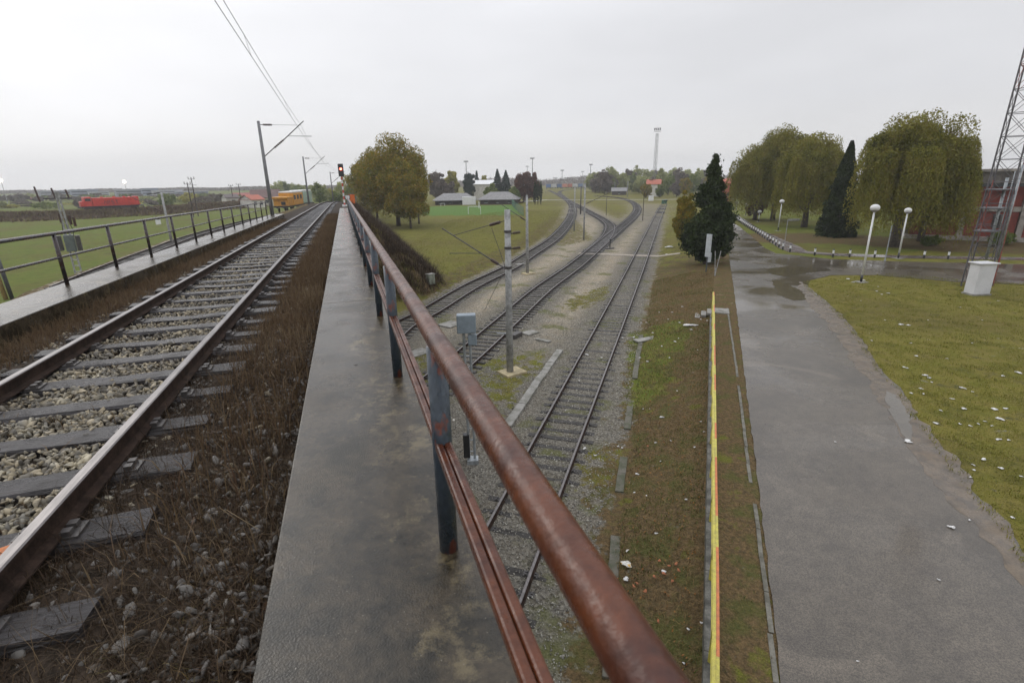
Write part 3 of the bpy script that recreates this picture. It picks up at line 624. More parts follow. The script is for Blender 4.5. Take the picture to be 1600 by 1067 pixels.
# ------------------------------------------------------------------ blades, weeds, leaves
def blades(name,P,h,w,m,seed,lean=.5,label=None,origin=None,parent=None,up=1.):
    r=np.random.default_rng(seed); n=len(P); a=r.uniform(0,2*math.pi,n); d=np.stack([np.cos(a),np.sin(a),0*a],1); a2=r.uniform(0,2*math.pi,n); l=np.stack([np.cos(a2),np.sin(a2),0*a2],1)
    hh=(np.asarray(h)*r.uniform(.5,1.3,n))[:,None]; ww=(np.asarray(w)*r.uniform(.7,1.3,n))[:,None]; ln=np.abs(r.normal(0,lean,n))[:,None]; U=np.array([0,0,1.])*up
    mid=P+l*hh*ln*.35+U*hh*.55; tip=P+l*hh*ln*1.1+U*hh*np.maximum(.12,1-ln*.45)
    V=np.stack([P-d*ww,P+d*ww,mid+d*ww*.7,mid-d*ww*.7,tip],1)
    idx=np.arange(n)[:,None]*5+np.array([0,1,2,3,3,2,4])[None]
    o=soup(name,V,np.tile([4,3],n),m,F_=idx.reshape(-1),origin=origin,parent=parent); return tag(o,label,kind='stuff')
weed=leafmat('dry_weeds',[(0.047,0.030,0.018),(0.101,0.065,0.035),(0.162,0.115,0.065),(0.081,0.047,0.030),(0.257,0.196,0.115)],trans=.15)
weed2=leafmat('dry_weeds_dark',[(0.023,0.015,0.010),(0.052,0.034,0.021),(0.034,0.023,0.015),(0.098,0.069,0.040)],trans=.1)
grn=leafmat('lawn_blades',[(.09,.095,.022),(.16,.16,.03),(.22,.20,.045),(.17,.18,.03),(.29,.24,.085)],trans=.2)
drg=leafmat('dry_grass_blades',[(0.076,0.054,0.024),(0.153,0.102,0.048),(0.238,0.170,0.076),(0.119,0.111,0.034),(0.289,0.204,0.102)],trans=.15)
gre=leafmat('fresh_green_blades',[(.045,.065,.014),(.075,.105,.02),(.095,.13,.03),(.13,.12,.04)],trans=.2)
def clumped(n,fn,k,spread,seed):
    rr=np.random.default_rng(seed); c=fn(max(1,n//k)); P=np.repeat(c,k,0); P[:,:2]+=rr.normal(0,spread,(len(P),2)); return P
# between right rail and right walkway
P=clumped(34000,lambda m_:up_pts(m_,-1.35,-.6,2.6,46,1.97,.01,1.35),14,.07,21); P=P[(P[:,0]<-.5)&(np.random.default_rng(3).uniform(0,1,len(P))<np.clip((P[:,1]-2.2)/5.5,0,1)**1.3)]; blades('dry_weeds_right',P,.26,.0045,weed,21,.45)
P=clumped(5200,lambda m_:up_pts(m_,-1.62,-.55,.9,6.5,2.01,.01,1.),10,.05,22); P=P[(P[:,0]<-.51)]; blades('dry_weeds_near',P,.15,.0022,weed2,22,1.1)
P=clumped(40000,lambda m_:up_pts(m_,-1.66,-.55,.5,9,1.96,.012,1.),16,.07,222); P=P[(P[:,0]<-.51)]; blades('matted_dead_grass',P,.10,.0022,weed2,222,1.6)
P=clumped(26000,lambda m_:up_pts(m_,-1.75,-.55,.5,9,1.96,.012,1.),7,.05,223); P=P[(P[:,0]<-.51)]; blades('matted_straw',P,.09,.0016,weed,223,1.6)
P=up_pts(260,-1.6,-.6,1.2,8,2.0,.01,1.); blades('tall_stems',P,.38,.0022,weed,25,.9)
P=clumped(1800,lambda m_:up_pts(m_,TX+.78,-.6,.7,7,1.95,.01,1.),5,.08,251); blades('bent_twigs',P[P[:,0]<-.52],.30,.0018,weed2,251,1.7)
P=clumped(2600,lambda m_:up_pts(m_,TX+.8,TX+1.35,.7,14,1.93,.01,1.),8,.06,252); blades('weeds_over_sleeper_ends',P,.16,.0026,weed2,252,1.0)
P=clumped(1200,lambda m_:up_pts(m_,-1.3,-.6,1.2,6,2.0,.01,1.),24,.025,28); P=P[(P[:,0]<-.51)]; blades('straw_tufts',P,.13,.002,drg,28,1.1)
# left strip
P=clumped(30000,lambda m_:up_pts(m_,-4.55,-3.95,3,40,2.03,.01,1.4),12,.08,23); P=P[(P[:,0]>-4.6)]; blades('dry_weeds_left',P,.26,.0045,weed,23,.5)
P=clumped(5000,lambda m_:up_pts(m_,-4.3,-3.45,5,40,1.99,.01,1.2),10,.06,24); blades('sparse_weeds_left',P,.14,.004,weed,24,.8)
P=clumped(3000,lambda m_:up_pts(m_,TX-.7,TX+.7,2,40,1.93,.01,1.2),6,.04,26); blades('weeds_between_rails',P,.14,.003,weed,26,.9)
# dead leaves on the ballast and walkway
def leaflitter(name,P,s,m,seed,tilt=.5):
    r=np.random.default_rng(seed); n=len(P); a=r.uniform(0,6.28,n); u=np.stack([np.cos(a),np.sin(a),r.normal(0,tilt,n)],1); v=np.stack([-np.sin(a),np.cos(a),r.normal(0,tilt,n)],1); s=(s*r.uniform(.6,1.4,n))[:,None]
    V=np.stack([P-u*s,P-v*s*.6,P+u*s+np.array([0,0,1])*s*.4,P+v*s*.6],1); return tag(soup(name,V,np.full(n,4),m),kind='stuff')
brl=leafmat('dead_leaves',[(0.050,0.026,0.014),(0.110,0.055,0.028),(0.170,0.075,0.030),(0.080,0.050,0.030)],trans=.1)
leaflitter('dead_leaves_on_ballast',up_pts(900,-1.6,-.55,.8,14,1.985,.012,1.3),.022,brl,31)
leaflitter('dead_leaves_left',up_pts(1500,-4.5,-3.5,4,30,1.97,.012,1.),.03,brl,32)
# lawn right of the road
def scatter_poly(n,poly,box,zfn,seed,pw=1.):
    rr=np.random.default_rng(seed); P=np.stack([rr.uniform(box[0],box[1],n),rr.uniform(box[2],box[3],n)],1); P=P[inpoly(P[:,0],P[:,1],poly)]; z=zfn(P[:,0],P[:,1]); return np.column_stack([P,z])
LP=np.array([p[:2] for p in LAWN])
P=scatter_poly(330000,LAWN,(12,52,4,30),terrain,41); dist=np.hypot(P[:,0],P[:,1]); P=P[np.random.default_rng(4).uniform(0,1,len(P))<np.clip(20/dist,0,1)*np.clip(.75+vnoise(P[:,0],P[:,1],2.1,46)*.7,.15,1)]
blades('lawn_grass',P,.07*(1+np.clip(vnoise(P[:,0],P[:,1],1.6,44),-.6,1)*.9),.008+np.hypot(P[:,0],P[:,1])*.0001,grn,41,.9)
# dry slope and verge
SL=[*[(*p,0) for p in EDG[2:6]],*[(*p,0) for p in WAL[2:6][::-1]]]
P=scatter_poly(260000,SL,(0,34,4,40),terrain,42); blades('slope_dry_grass',P,.09,.008,drg,42,1.3)
nn=vnoise(P[:,0],P[:,1],5,77); PG=P[(nn>.02)][::2]; PGd=scatter_poly(60000,GP,(5,40,8,50),terrain,143); blades('fresh_grass_on_slope',PGd,.13,.009,gre,144,1.)
YM=np.concatenate([scatter_poly(40000,[g(*p) for p in pp],(-5,40,5,60),terrain,150+i_)[:int(k_n)] for i_,(pp,k_n) in enumerate([([(742,560),(868,548),(800,640),(742,655)],5200),([(905,700),(978,690),(962,800),(898,775)],4200),([(610,560),(700,540),(722,600),(640,610)],4200),([(975,560),(1000,560),(985,700),(960,760),(930,900),(950,900)],3000)])]); YM=YM[vnoise(YM[:,0],YM[:,1],1.6,9)>-.1]; blades('moss_and_weeds_in_yard',YM,.06,.008,gre,145,1.2)
blades('slope_green_grass',PG,.10,.008,gre,43,1.)
PL_=P[rng.integers(0,len(P),3000)]; PL_=PL_+[0,0,.05]; leaflitter('leaf_litter_on_slope',PL_,.022,leafmat('fallen_leaf_mix',[(.10,.05,.02),(.24,.10,.03),(.33,.17,.06),(.14,.09,.05)],trans=.1),44)
VG=[g(*p,ZR) for p in [(1120,1067),(1120,760),(1118,480),(1122,420),(1136,420),(1150,560),(1172,760),(1212,1067)]]
P=scatter_poly(40000,VG,(3,40,3,45),terrain,45); blades('verge_grass',P,.06,.007,drg,45,.9); blades('verge_green',P[::3],.07,.007,gre,46,.9)
# grass bank between the left yard track and the embankment, dead brush on the embankment
BK=[g(*p) for p in [(640,500),(600,430),(620,395),(700,345),(845,318),(880,322),(866,352),(840,375),(795,402),(730,435)]]
P=scatter_poly(90000,BK,(0,70,34,140),terrain,47); P=P[P[:,2]<.4]; blades('bank_grass',P,.14,.02,grn,47,.9)
n=60000; rr=np.random.default_rng(48); P=np.stack([rr.uniform(.9,9.5,n),rr.uniform(38,120,n)],1); z=terrain(P[:,0],P[:,1]); P=np.column_stack([P,z]); P=P[z>.2]; P=clumped(len(P)*2,lambda m_:P[rr.integers(0,len(P),m_)],18,.25,49); P[:,2]=terrain(P[:,0],P[:,1])
hb_=.35+.75*np.clip(vnoise(P[:,0],P[:,1],2.2,481)+.3,0,1.2); blades('embankment_brush',P,hb_,.012,weed2,48,.9)
P2=P[rr.uniform(0,1,len(P))<.35]; blades('embankment_dry_grass',P2,.5,.015,weed,50,.9)
P3=P[vnoise(P[:,0],P[:,1],3,488)>.2][::3]; blades('embankment_green',P3,.35,.02,grn,51,.9)
lo=resample(LOCp,1.); q=lo[np.random.default_rng(5).integers(0,len(lo),26000)]; q=q+np.column_stack([np.random.default_rng(6).normal(0,3.,len(q)),-np.abs(np.random.default_rng(7).normal(4,3.5,len(q))),np.zeros(len(q))]); q[:,2]=terrain(q[:,0],q[:,1]); blades('scrub_on_far_bank',q,1.1,.10,weed,52,.8)
q2=q[::3]+[0,0,0]; blades('green_scrub_on_far_bank',q2,.8,.12,grn,53,.8)
# ------------------------------------------------------------------ trees
def limbs(base, H, R, rr, trunk_r, n=7, spread=.55, start=.25):
    mb=MB(); base=np.array(base,float)
    pts=[base+np.array([rr.normal(0,.012)*H*i/5,rr.normal(0,.012)*H*i/5,H*.82*i/5]) for i in range(6)]; pts[0][2]-=.3
    mb.tube(pts,[trunk_r*(1.15-.95*i/5) for i in range(6)],9)
    ends=[]
    for k in range(n):
        f=start+(.75-start)*k/n; i=min(4,int(f/.82*5*1.0)); p=base+(pts[min(5,i+1)]-pts[0])*.98; p[2]=base[2]+H*f
        a=rr.uniform(0,2*math.pi); L=R*rr.uniform(.5,.9); el=rr.uniform(.25,.9); d=np.array([math.cos(a)*math.cos(el),math.sin(a)*math.cos(el),math.sin(el)])
        q=[p,p+d*L*.5,p+d*L+np.array([0,0,.08*H])]; mb.tube(q,[trunk_r*.42,trunk_r*.25,trunk_r*.08],6); ends.append(q[-1])
        for j in range(2):
            d2=d+rr.normal(0,.5,3); d2/=np.linalg.norm(d2); q2=[q[1],q[1]+d2*L*.5]; mb.tube(q2,[trunk_r*.2,trunk_r*.05],5); ends.append(q2[-1])
    return mb,ends
def leafquads(P, s, rr, droop=0., asp=.55):
    n=len(P); u=rr.normal(0,1,(n,3)); u[:,2]-=droop; u/=np.linalg.norm(u,axis=1)[:,None]; v=rr.normal(0,1,(n,3)); v=np.cross(u,v); v/=np.linalg.norm(v,axis=1)[:,None]+1e-9
    s=(s*rr.uniform(.6,1.4,n))[:,None]; return np.stack([P-u*s,P-v*s*asp,P+u*s,P+v*s*asp],1)
def crown_deciduous(base,H,R,rr,nleaf,leaf,low=.2,top=1.,clumps=60,squash=1.):
    """clump centres spread in an uneven ellipsoid; leaves thick on each clump's outside"""
    c0=base+np.array([0,0,H*(low+top)/2]); hz=H*(top-low)/2
    th=rr.uniform(0,2*math.pi,clumps); ph=np.arccos(rr.uniform(-.9,1,clumps)); rad_=rr.uniform(.45,.88,clumps)**.6
    lump=1+.16*np.sin(3*th+rr.uniform(0,6))+.1*np.sin(5*ph+rr.uniform(0,6))
    cc=np.stack([np.sin(ph)*np.cos(th)*R*rad_*lump,np.sin(ph)*np.sin(th)*R*rad_*lump*squash,np.cos(ph)*hz*rad_*lump],1)+c0
    cr=rr.uniform(.17,.36,clumps)*min(R,hz)
    w=cr**2; k=rr.choice(clumps,nleaf,p=w/w.sum()); d=rr.normal(0,1,(nleaf,3)); d/=np.linalg.norm(d,axis=1)[:,None]; rr_=rr.uniform(.35,1.08,nleaf)**.5
    P=cc[k]+d*(cr[k]*rr_)[:,None]
    nf=int(nleaf*.32); d=rr.normal(0,1,(nf,3)); d/=np.linalg.norm(d,axis=1)[:,None]; az=np.arctan2(d[:,1],d[:,0]); rad2=rr.uniform(.3,1,nf)**.45*(.80+.10*np.sin(4*az+5*d[:,2]+rr.uniform(0,6))+.07*np.sin(9*az-7*d[:,2])+rr.normal(0,.05,nf))
    PF=c0+d*rad2[:,None]*np.array([R,R*squash,hz]); P=np.concatenate([P[:int(nleaf*.68)],PF]); P=P[P[:,2]>base[2]+H*low*.6]
    return leafquads(P,leaf,rr)
def crown_willow(base,H,R,rr,nstr,leaf,squash=1.,sdist=.18):
    """hanging strands that start on a domed top and fall towards the ground"""
    V=[]; n=nstr; nb=34
    th=rr.uniform(0,2*math.pi,nb); rb=np.sqrt(rr.uniform(0,1,nb))*.85; bc=np.stack([rb*np.cos(th)*R,rb*np.sin(th)*R*squash,H*(.96-.42*rb**1.6)+rr.normal(0,.07*H,nb)],1); br=rr.uniform(.14,.30,nb)*R
    k=rr.integers(0,nb,n); d=rr.normal(0,1,(n,3)); d/=np.linalg.norm(d,axis=1)[:,None]; d[:,2]=np.abs(d[:,2])*.8
    st=bc[k]+d*br[k][:,None]*np.array([1,1,.62]); st[:,2]=np.minimum(st[:,2],H*rr.uniform(.86,1.0,n))
    out=np.stack([st[:,0],st[:,1]],1)-bc[k][:,:2]*.6; out/=np.linalg.norm(out,axis=1)[:,None]+.2
    L=np.minimum(rr.uniform(.14,.62,n)*H, st[:,2]-H*rr.uniform(.03,.24,n)); L=np.maximum(L,.04*H)
    m=14; P=[]
    for j in range(m):
        f=j/(m-1); p=st.copy(); p[:,:2]+=out*(L*.16*(1-(1-f)**2))[:,None]; p[:,2]-=L*f; P.append(p+rr.normal(0,sdist*.35,p.shape))
    P=np.concatenate(P)+base; return leafquads(P,leaf,rr,droop=2.2,asp=.32)
def crown_column(base,H,R,rr,nleaf,leaf,low):
    """old shaggy evergreen: separate boughs on an uneven outline, thin leader"""
    nb=150; f=rr.uniform(0,1,nb)**1.1; prof=np.interp(f,[0,.1,.22,.4,.52,.64,.76,.88,1],[.3,.72,1.,.95,.78,.52,.33,.2,.04]); th=rr.uniform(0,6.28,nb)
    L=R*prof*rr.uniform(.72,1.12,nb); tip=np.stack([np.cos(th)*L,np.sin(th)*L,H*(low+(1-low)*f)-L*.22],1); k=rr.choice(nb,nleaf,p=(L**1.3)/(L**1.3).sum()); t=rr.uniform(.1,1,nleaf)**.6
    P=tip[k]*t[:,None]; P[:,2]=(H*(low+(1-low)*f[k]))+(tip[k][:,2]-H*(low+(1-low)*f[k]))*t**1.5; P+=rr.normal(0,1,(nleaf,3))*np.array([.16,.16,.11])*R*(.35+.65*prof[k])[:,None]
    return leafquads(P+base,leaf,rr,droop=.9)
def crown_conifer(base,H,R,rr,nleaf,leaf,low=.04,pw=.85,layers=22,ragged=.25):
    if pw<0: return crown_column(base,H,R,rr,nleaf,leaf,low)
    f=rr.uniform(0,1,nleaf)**1.25; lay=np.round(f*layers)/layers; f2=np.clip(lay+rr.normal(0,.012,nleaf)-0.0,0,1)
    th=rr.uniform(0,2*math.pi,nleaf); lob=1+ragged*np.sin(th*5+lay*40)+ragged*.6*np.sin(th*3+lay*71); r_=R*(1-f2)**pw*lob*(.35+.65*rr.uniform(0,1,nleaf)**.5)+.04*R
    z=H*(low+(1-low)*f2)-r_*.22; P=np.stack([r_*np.cos(th),r_*np.sin(th),z],1)+base; return leafquads(P,leaf,rr,droop=.5)
def soupleaf(name,V,m,root): return soup(name,V.reshape(-1,3),np.full(len(V),4),m,parent=root)
def tree(name,label,pos,H,R,kind,leafm,seed,n=20000,leaf=.12,trunk=.3,group=None,low=.2,clumps=60,squash=1.,bare=False,pw=.85,ragged=.25):
    rr=np.random.default_rng(seed); pos=np.array([pos[0],pos[1],float(terrain(np.array([pos[0]]),np.array([pos[1]]))[0])]); root=thing(name,label,'tree',pos,0,group)
    if kind=='conifer':
        mb=MB().tube([pos-[0,0,.3],pos+[0,0,H*.5],pos+[0,0,H*.97]],[trunk,trunk*.6,trunk*.08],8); mb.build('trunk',bark,root); V=crown_conifer(pos,H,R,rr,n,leaf,low,pw,layers=13 if n<20000 else 24,ragged=ragged)
    else:
        mb,ends=limbs(pos,H*(.72 if kind=='willow' else .9),R*.8,rr,trunk,9 if n>8000 else 5); 
        if bare:
            for e_ in ends:
                for _ in range(6): d=rr.normal(0,1,3); d[2]=abs(d[2])+.6; d/=np.linalg.norm(d); mb.tube([e_,e_+d*R*.35,e_+d*R*.6+rr.normal(0,.1,3)],[trunk*.07,trunk*.04,trunk*.02],3)
        mb.build('trunk',bark,root,smooth=True)
        V=np.concatenate([crown_willow(pos,H,R,rr,n//16,leaf,squash),crown_deciduous(pos,H*1.02,R*.93,rr,n//5,leaf*.8,.42,1.,90,squash)]) if kind=='willow' else crown_deciduous(pos,H,R,rr,n,leaf,low,1.,clumps,squash)
    if len(V): soupleaf('crown',V,leafm,root)
    return root
Lautumn=leafmat('leaves_autumn',[(.055,.062,.013),(.13,.14,.022),(.20,.19,.026),(.31,.19,.025),(.16,.17,.025),(.42,.28,.035)],trans=.25)
Lwill=leafmat('leaves_willow',[(.06,.06,.014),(.16,.16,.028),(.23,.22,.04),(.19,.15,.034),(.34,.33,.07)],trans=.35)
Lcon=leafmat('needles_dark',[(.012,.020,.008),(.030,.045,.014),(.055,.075,.024)],trans=.05)
Lcon2=leafmat('needles_spruce',[(0.016,0.030,0.024),(0.041,0.061,0.047),(0.068,0.095,0.068)],trans=.05)
Lgrn=leafmat('leaves_green',[(0.063,0.095,0.025),(0.147,0.189,0.042),(0.252,0.273,0.074)],trans=.25)
Lyel=leafmat('leaves_yellow',[(0.168,0.158,0.042),(0.336,0.315,0.074),(0.525,0.441,0.105)],trans=.3)
Lred=leafmat('leaves_russet',[(0.063,0.034,0.025),(0.126,0.063,0.042),(0.210,0.095,0.053)],trans=.2)
Lpale=leafmat('leaves_pale_mist',[(0.189,0.210,0.084),(0.315,0.336,0.126),(0.462,0.462,0.189)],trans=.3)
Lbrn=leafmat('twigs_brown',[(0.085,0.071,0.060),(0.153,0.128,0.102),(0.238,0.196,0.153)],trans=.2)
def tH(px_top,py_top,p): return zat(px_top,py_top,p)
# the broad autumn tree and its companions beside the embankment
def at_tree(name,label,bx,by,topy,halfw,kind,lm,seed,z=0.,**k):
    p=gz(bx,by); d=math.hypot(p[0],p[1]); H=zat(bx,topy,p)-p[2]; sc=np.dot(M.T@(p-np.array([0,0,CZ])),np.array([0,0,-1.])); R=halfw*sc/F/math.sqrt(1+((bx-800)/800.)**2)
    return tree(name,label,p,H,R,kind,lm,seed,**k)
at_tree('broadleaf_tree','tall autumn tree with thick dark trunk, yellow and green leaves, beside the embankment',623,353,222,52,'d',Lautumn,101,n=60000,leaf=.17,trunk=.42,clumps=120,low=.13)
at_tree('broadleaf_tree','autumn tree left of the thick trunk, closest to the walkway railing',590,344,232,36,'d',Lautumn,102,n=36000,leaf=.17,trunk=.25,clumps=70,low=.1)
at_tree('broadleaf_tree','smaller golden autumn tree in front and right of the thick trunk',642,357,268,32,'d',Lautumn,103,n=26000,leaf=.15,trunk=.2,clumps=60,low=.08)
at_tree('broadleaf_tree','nearly bare young tree poking above the right side of the autumn tree',655,350,232,20,'d',Lautumn,104,n=5000,leaf=.12,trunk=.16,clumps=40,low=.3,bare=True)
at_tree('dark_conifer','dark shaggy evergreen standing alone on the slope beside the road',1102,412,243,36,'conifer',Lcon,105,n=70000,leaf=.13,trunk=.24,low=.06,pw=-1,ragged=.42)
at_tree('shrub','russet and yellow shrub behind the left side of the lone evergreen',1066,386,303,17,'d',Lautumn,106,n=14000,leaf=.11,trunk=.08,low=.02,clumps=60)
at_tree('shrub','low red-leaved shrub at the foot of the lone evergreen by the road',1128,404,378,9,'d',Lred,107,n=3000,leaf=.07,trunk=.04,low=.02,clumps=18)
at_tree('weeping_willow','willow at the left end of the row, closest to the far road',1179,344,226,44,'willow',Lwill,111,n=62000,leaf=.17,trunk=.35)
at_tree('weeping_willow','tallest willow of the left clump with a ragged top',1207,344,203,48,'willow',Lwill,112,n=76000,leaf=.17,trunk=.4)
at_tree('weeping_willow','broad willow just left of the dark spruce',1256,355,214,50,'willow',Lwill,113,n=86000,leaf=.16,trunk=.45)
at_tree('weeping_willow','huge willow between the spruce and the lattice mast',1396,386,188,90,'willow',Lwill,114,n=170000,leaf=.14,trunk=.5)
at_tree('weeping_willow','willow right of the huge one, just behind the lattice mast',1438,377,222,26,'willow',Lwill,115,n=80000,leaf=.13,trunk=.35)
at_tree('spruce','narrow dark spruce between the two big willows',1306,369,222,30,'conifer',Lcon,116,n=42000,leaf=.12,trunk=.22,low=.03,pw=.8)
at_tree('shrub','russet bush under the left willows beside the far pavement',1180,342,300,14,'d',Lred,117,n=6000,leaf=.13,trunk=.08,low=.02,clumps=30)
at_tree('hedge','low dark hedge at the foot of the brick building',1560,384,362,40,'d',Lgrn,118,n=9000,leaf=.08,trunk=.05,low=.0,clumps=60,squash=.3)
at_tree('shrub','low bush under the huge willow beside the pavement',1455,384,368,30,'d',Lgrn,119,n=6000,leaf=.08,trunk=.05,low=.0,clumps=40,squash=.4)
# middle distance trees behind the huts
def ftree(px,D,topy,halfw,kind,lm,label,seed,group=None,n=2600,low=.05,name='tree',z0=0,squash=1.,bare=False,clumps=30):
    p=far(px,D); H=zat(px,topy,p)-p[2]; R=halfw*D/F; return tree(name,label,p,H,R,kind,lm,seed,n=n,leaf=max(.16,D*.0013),trunk=.18,group=group,low=low,clumps=clumps,squash=squash,bare=bare)
for (px,D,ty,hw,kd,lm,lab,nm) in [
    (683,215,266,12,'d',Lbrn,'thin brown half-bare tree behind the left hut','broadleaf_tree'),
    (708,225,266,11,'d',Lyel,'yellow-green tree behind the left hut','broadleaf_tree'),
    (696,200,285,16,'d',Lbrn,'low brown bushy tree close behind the left hut','broadleaf_tree'),
    (733,225,268,9,'d',Lcon2,'dark round evergreen left of the white hall','dark_conifer'),
    (746,240,268,6,'conifer',Lcon2,'slim dark evergreen behind the left side of the white hall','dark_conifer'),
    (757,245,273,6,'d',Lyel,'small yellow tree behind the white hall','broadleaf_tree'),
    (778,205,265,11,'conifer',Lcon2,'spiky fir with the taller pointed top, right of the white hall','fir_tree'),
    (791,205,267,12,'conifer',Lcon2,'spiky fir with drooping arms, right of its taller neighbour','fir_tree'),
    (768,198,290,14,'d',Lgrn,'green bush in front of the white hall','shrub'),
    (818,200,268,16,'d',Lred,'round russet tree behind the right hut','broadleaf_tree'),
    (834,200,272,9,'d',Lred,'darker brown tree right of the round russet one','broadleaf_tree'),
    (803,195,292,10,'d',Lgrn,'low green bush beneath the round russet tree','shrub')]:
    ftree(px,D,ty,hw,kd,lm,lab,hash(lab)%9999 if False else int(px*7),name=nm,n=11000,low=.03)
for k,px in enumerate((836,840.5,845)):
    p=far(px,178); tree('columnar_cypress','clipped dark cypress in the wall of three beside the yard path',p,zat(px,281,p)-p[2],.62,'d',Lcon,300+k,n=2600,leaf=.13,trunk=.1,group='three clipped cypresses',low=0.,clumps=50)
# tree belt behind the yard, right of centre
lab='pale yellow-green tree in the misty belt behind the yard'; k=0
for i,px in enumerate(np.linspace(925,1100,19)):
    D=330+60*math.sin(i*2.1); ty=266+5*math.sin(i*1.7)+3*math.cos(i*3.1); kindm=[Lpale,Lpale,Lbrn,Lpale][i%4]
    ftree(px,D,ty,11+2*math.sin(i),'d',kindm,lab if kindm is Lpale else 'brown half-bare tree in the misty belt behind the yard',400+i,group='tree belt behind the yard',n=5200,low=.0,name='broadleaf_tree',bare=(i%5==2))
for i,px in enumerate(np.linspace(1018,1160,12)):
    D=240+20*math.sin(i*1.3); ty=270+6*math.sin(i*2.3)-(4 if px>1060 else 0)
    if 1120<px<1138: continue
    ftree(px,D,ty+8,10,'d',[Lbrn,Lautumn,Lgrn][i%3],['brown leafless bushy tree beyond the red-roofed house','autumn-coloured tree beyond the green buffer','green bushy tree beyond the green buffer'][i%3],430+i,group='trees beyond the buffer',n=2200,low=0.,name='broadleaf_tree')
for i,px in enumerate(np.linspace(500,552,7)):
    ftree(px,190+14*(i%3),[276,283,290,294,279,268,272][i]+4,9,'d',[Lgrn,Lpale,Lyel][i%3],['green tree where the upper track vanishes','pale tree where the upper track vanishes','yellowish tree where the upper track vanishes'][i%3],460+i,group='trees at the end of the upper track',n=2400,low=0.,name='broadleaf_tree')
for i,px in enumerate(list(np.linspace(436,500,8))):
    ftree(px,300+25*(i%3),[284,281,287,290,288,291,289,292][i],10,'d',[Lpale,Lgrn][i%2],['pale tree behind the yellow rail machine','green tree behind the yellow rail machine'][i%2],480+i,group='trees behind the yellow machine',n=2200,low=0.,name='broadleaf_tree')
for i,px in enumerate(list(np.linspace(-40,430,26))):
    D=235+30*math.sin(i*1.9); ty=312+3*math.sin(i*2.7)+ (5 if px<120 else 0)-(8 if px>250 else 0)
    ftree(px,D,ty,16+4*math.cos(i),'d',[Lbrn,Lgrn,Lpale,Lyel,Lbrn][i%5],['brown bushy tree in the far hedge line left of the track','green bushy tree in the far hedge line left of the track','pale bushy tree in the far hedge line left of the track','yellow bushy tree in the far hedge line left of the track','brown bushy tree in the far hedge line left of the track'][i%5],500+i,group='far hedge line on the left',n=1800,low=0.,name='broadleaf_tree')
for i,px in enumerate(list(np.linspace(-60,440,34))):
    ftree(px,340+30*math.sin(i*2.9),304.5+2.5*math.sin(i*1.7),12+3*math.cos(i*2),'d',[Lbrn,Lgrn,Lbrn,Lpale][i%4],['brown hazy tree in the second far hedge behind the locomotive field','green hazy tree in the second far hedge behind the locomotive field','brown hazy tree in the second far hedge behind the locomotive field','pale hazy tree in the second far hedge behind the locomotive field'][i%4],600+i,group='second far hedge on the left',n=1900,low=.0,name='broadleaf_tree')
ftree(1009,222,286,9,'d',Lautumn,'autumn bush hiding the left wall of the house with bright red roof',650,n=3000,low=0.,name='shrub')
ftree(1031,226,290,7,'d',Lgrn,'green bush right of the house with bright red roof',651,n=2400,low=0.,name='shrub')
for i,px in enumerate(np.linspace(930,1010,8)): ftree(px,300+15*math.sin(i*3.),276+4*math.sin(i*2.2),9,'d',[Lbrn,Lpale,Lgrn][i%3],['brown thicket tree in front of the misty belt','pale thicket tree in front of the misty belt','green thicket tree in front of the misty belt'][i%3],660+i,group='thicket before the tree belt',n=2600,low=0.,name='broadleaf_tree')
# far wood on the horizon
rr=np.random.default_rng(9); PP=[]
for px in np.linspace(-200,1750,900):
    D=760+120*rr.uniform(-1,1); p=far(px+rr.uniform(-3,3),D); hh=(rr.uniform(5,10)+2*math.sin(px*.05))*(1. if px>560 else .35); c=np.array([p[0],p[1],0]); Q=rr.normal(0,1,(70,3))*np.array([6,6,.0]); Q[:,2]=rr.uniform(0,hh,70); PP.append(c+Q)
tag(soup('distant_wood',leafquads(np.concatenate(PP),1.3,rr).reshape(-1,3),np.full(900*70,4),Lbrn),kind='stuff')
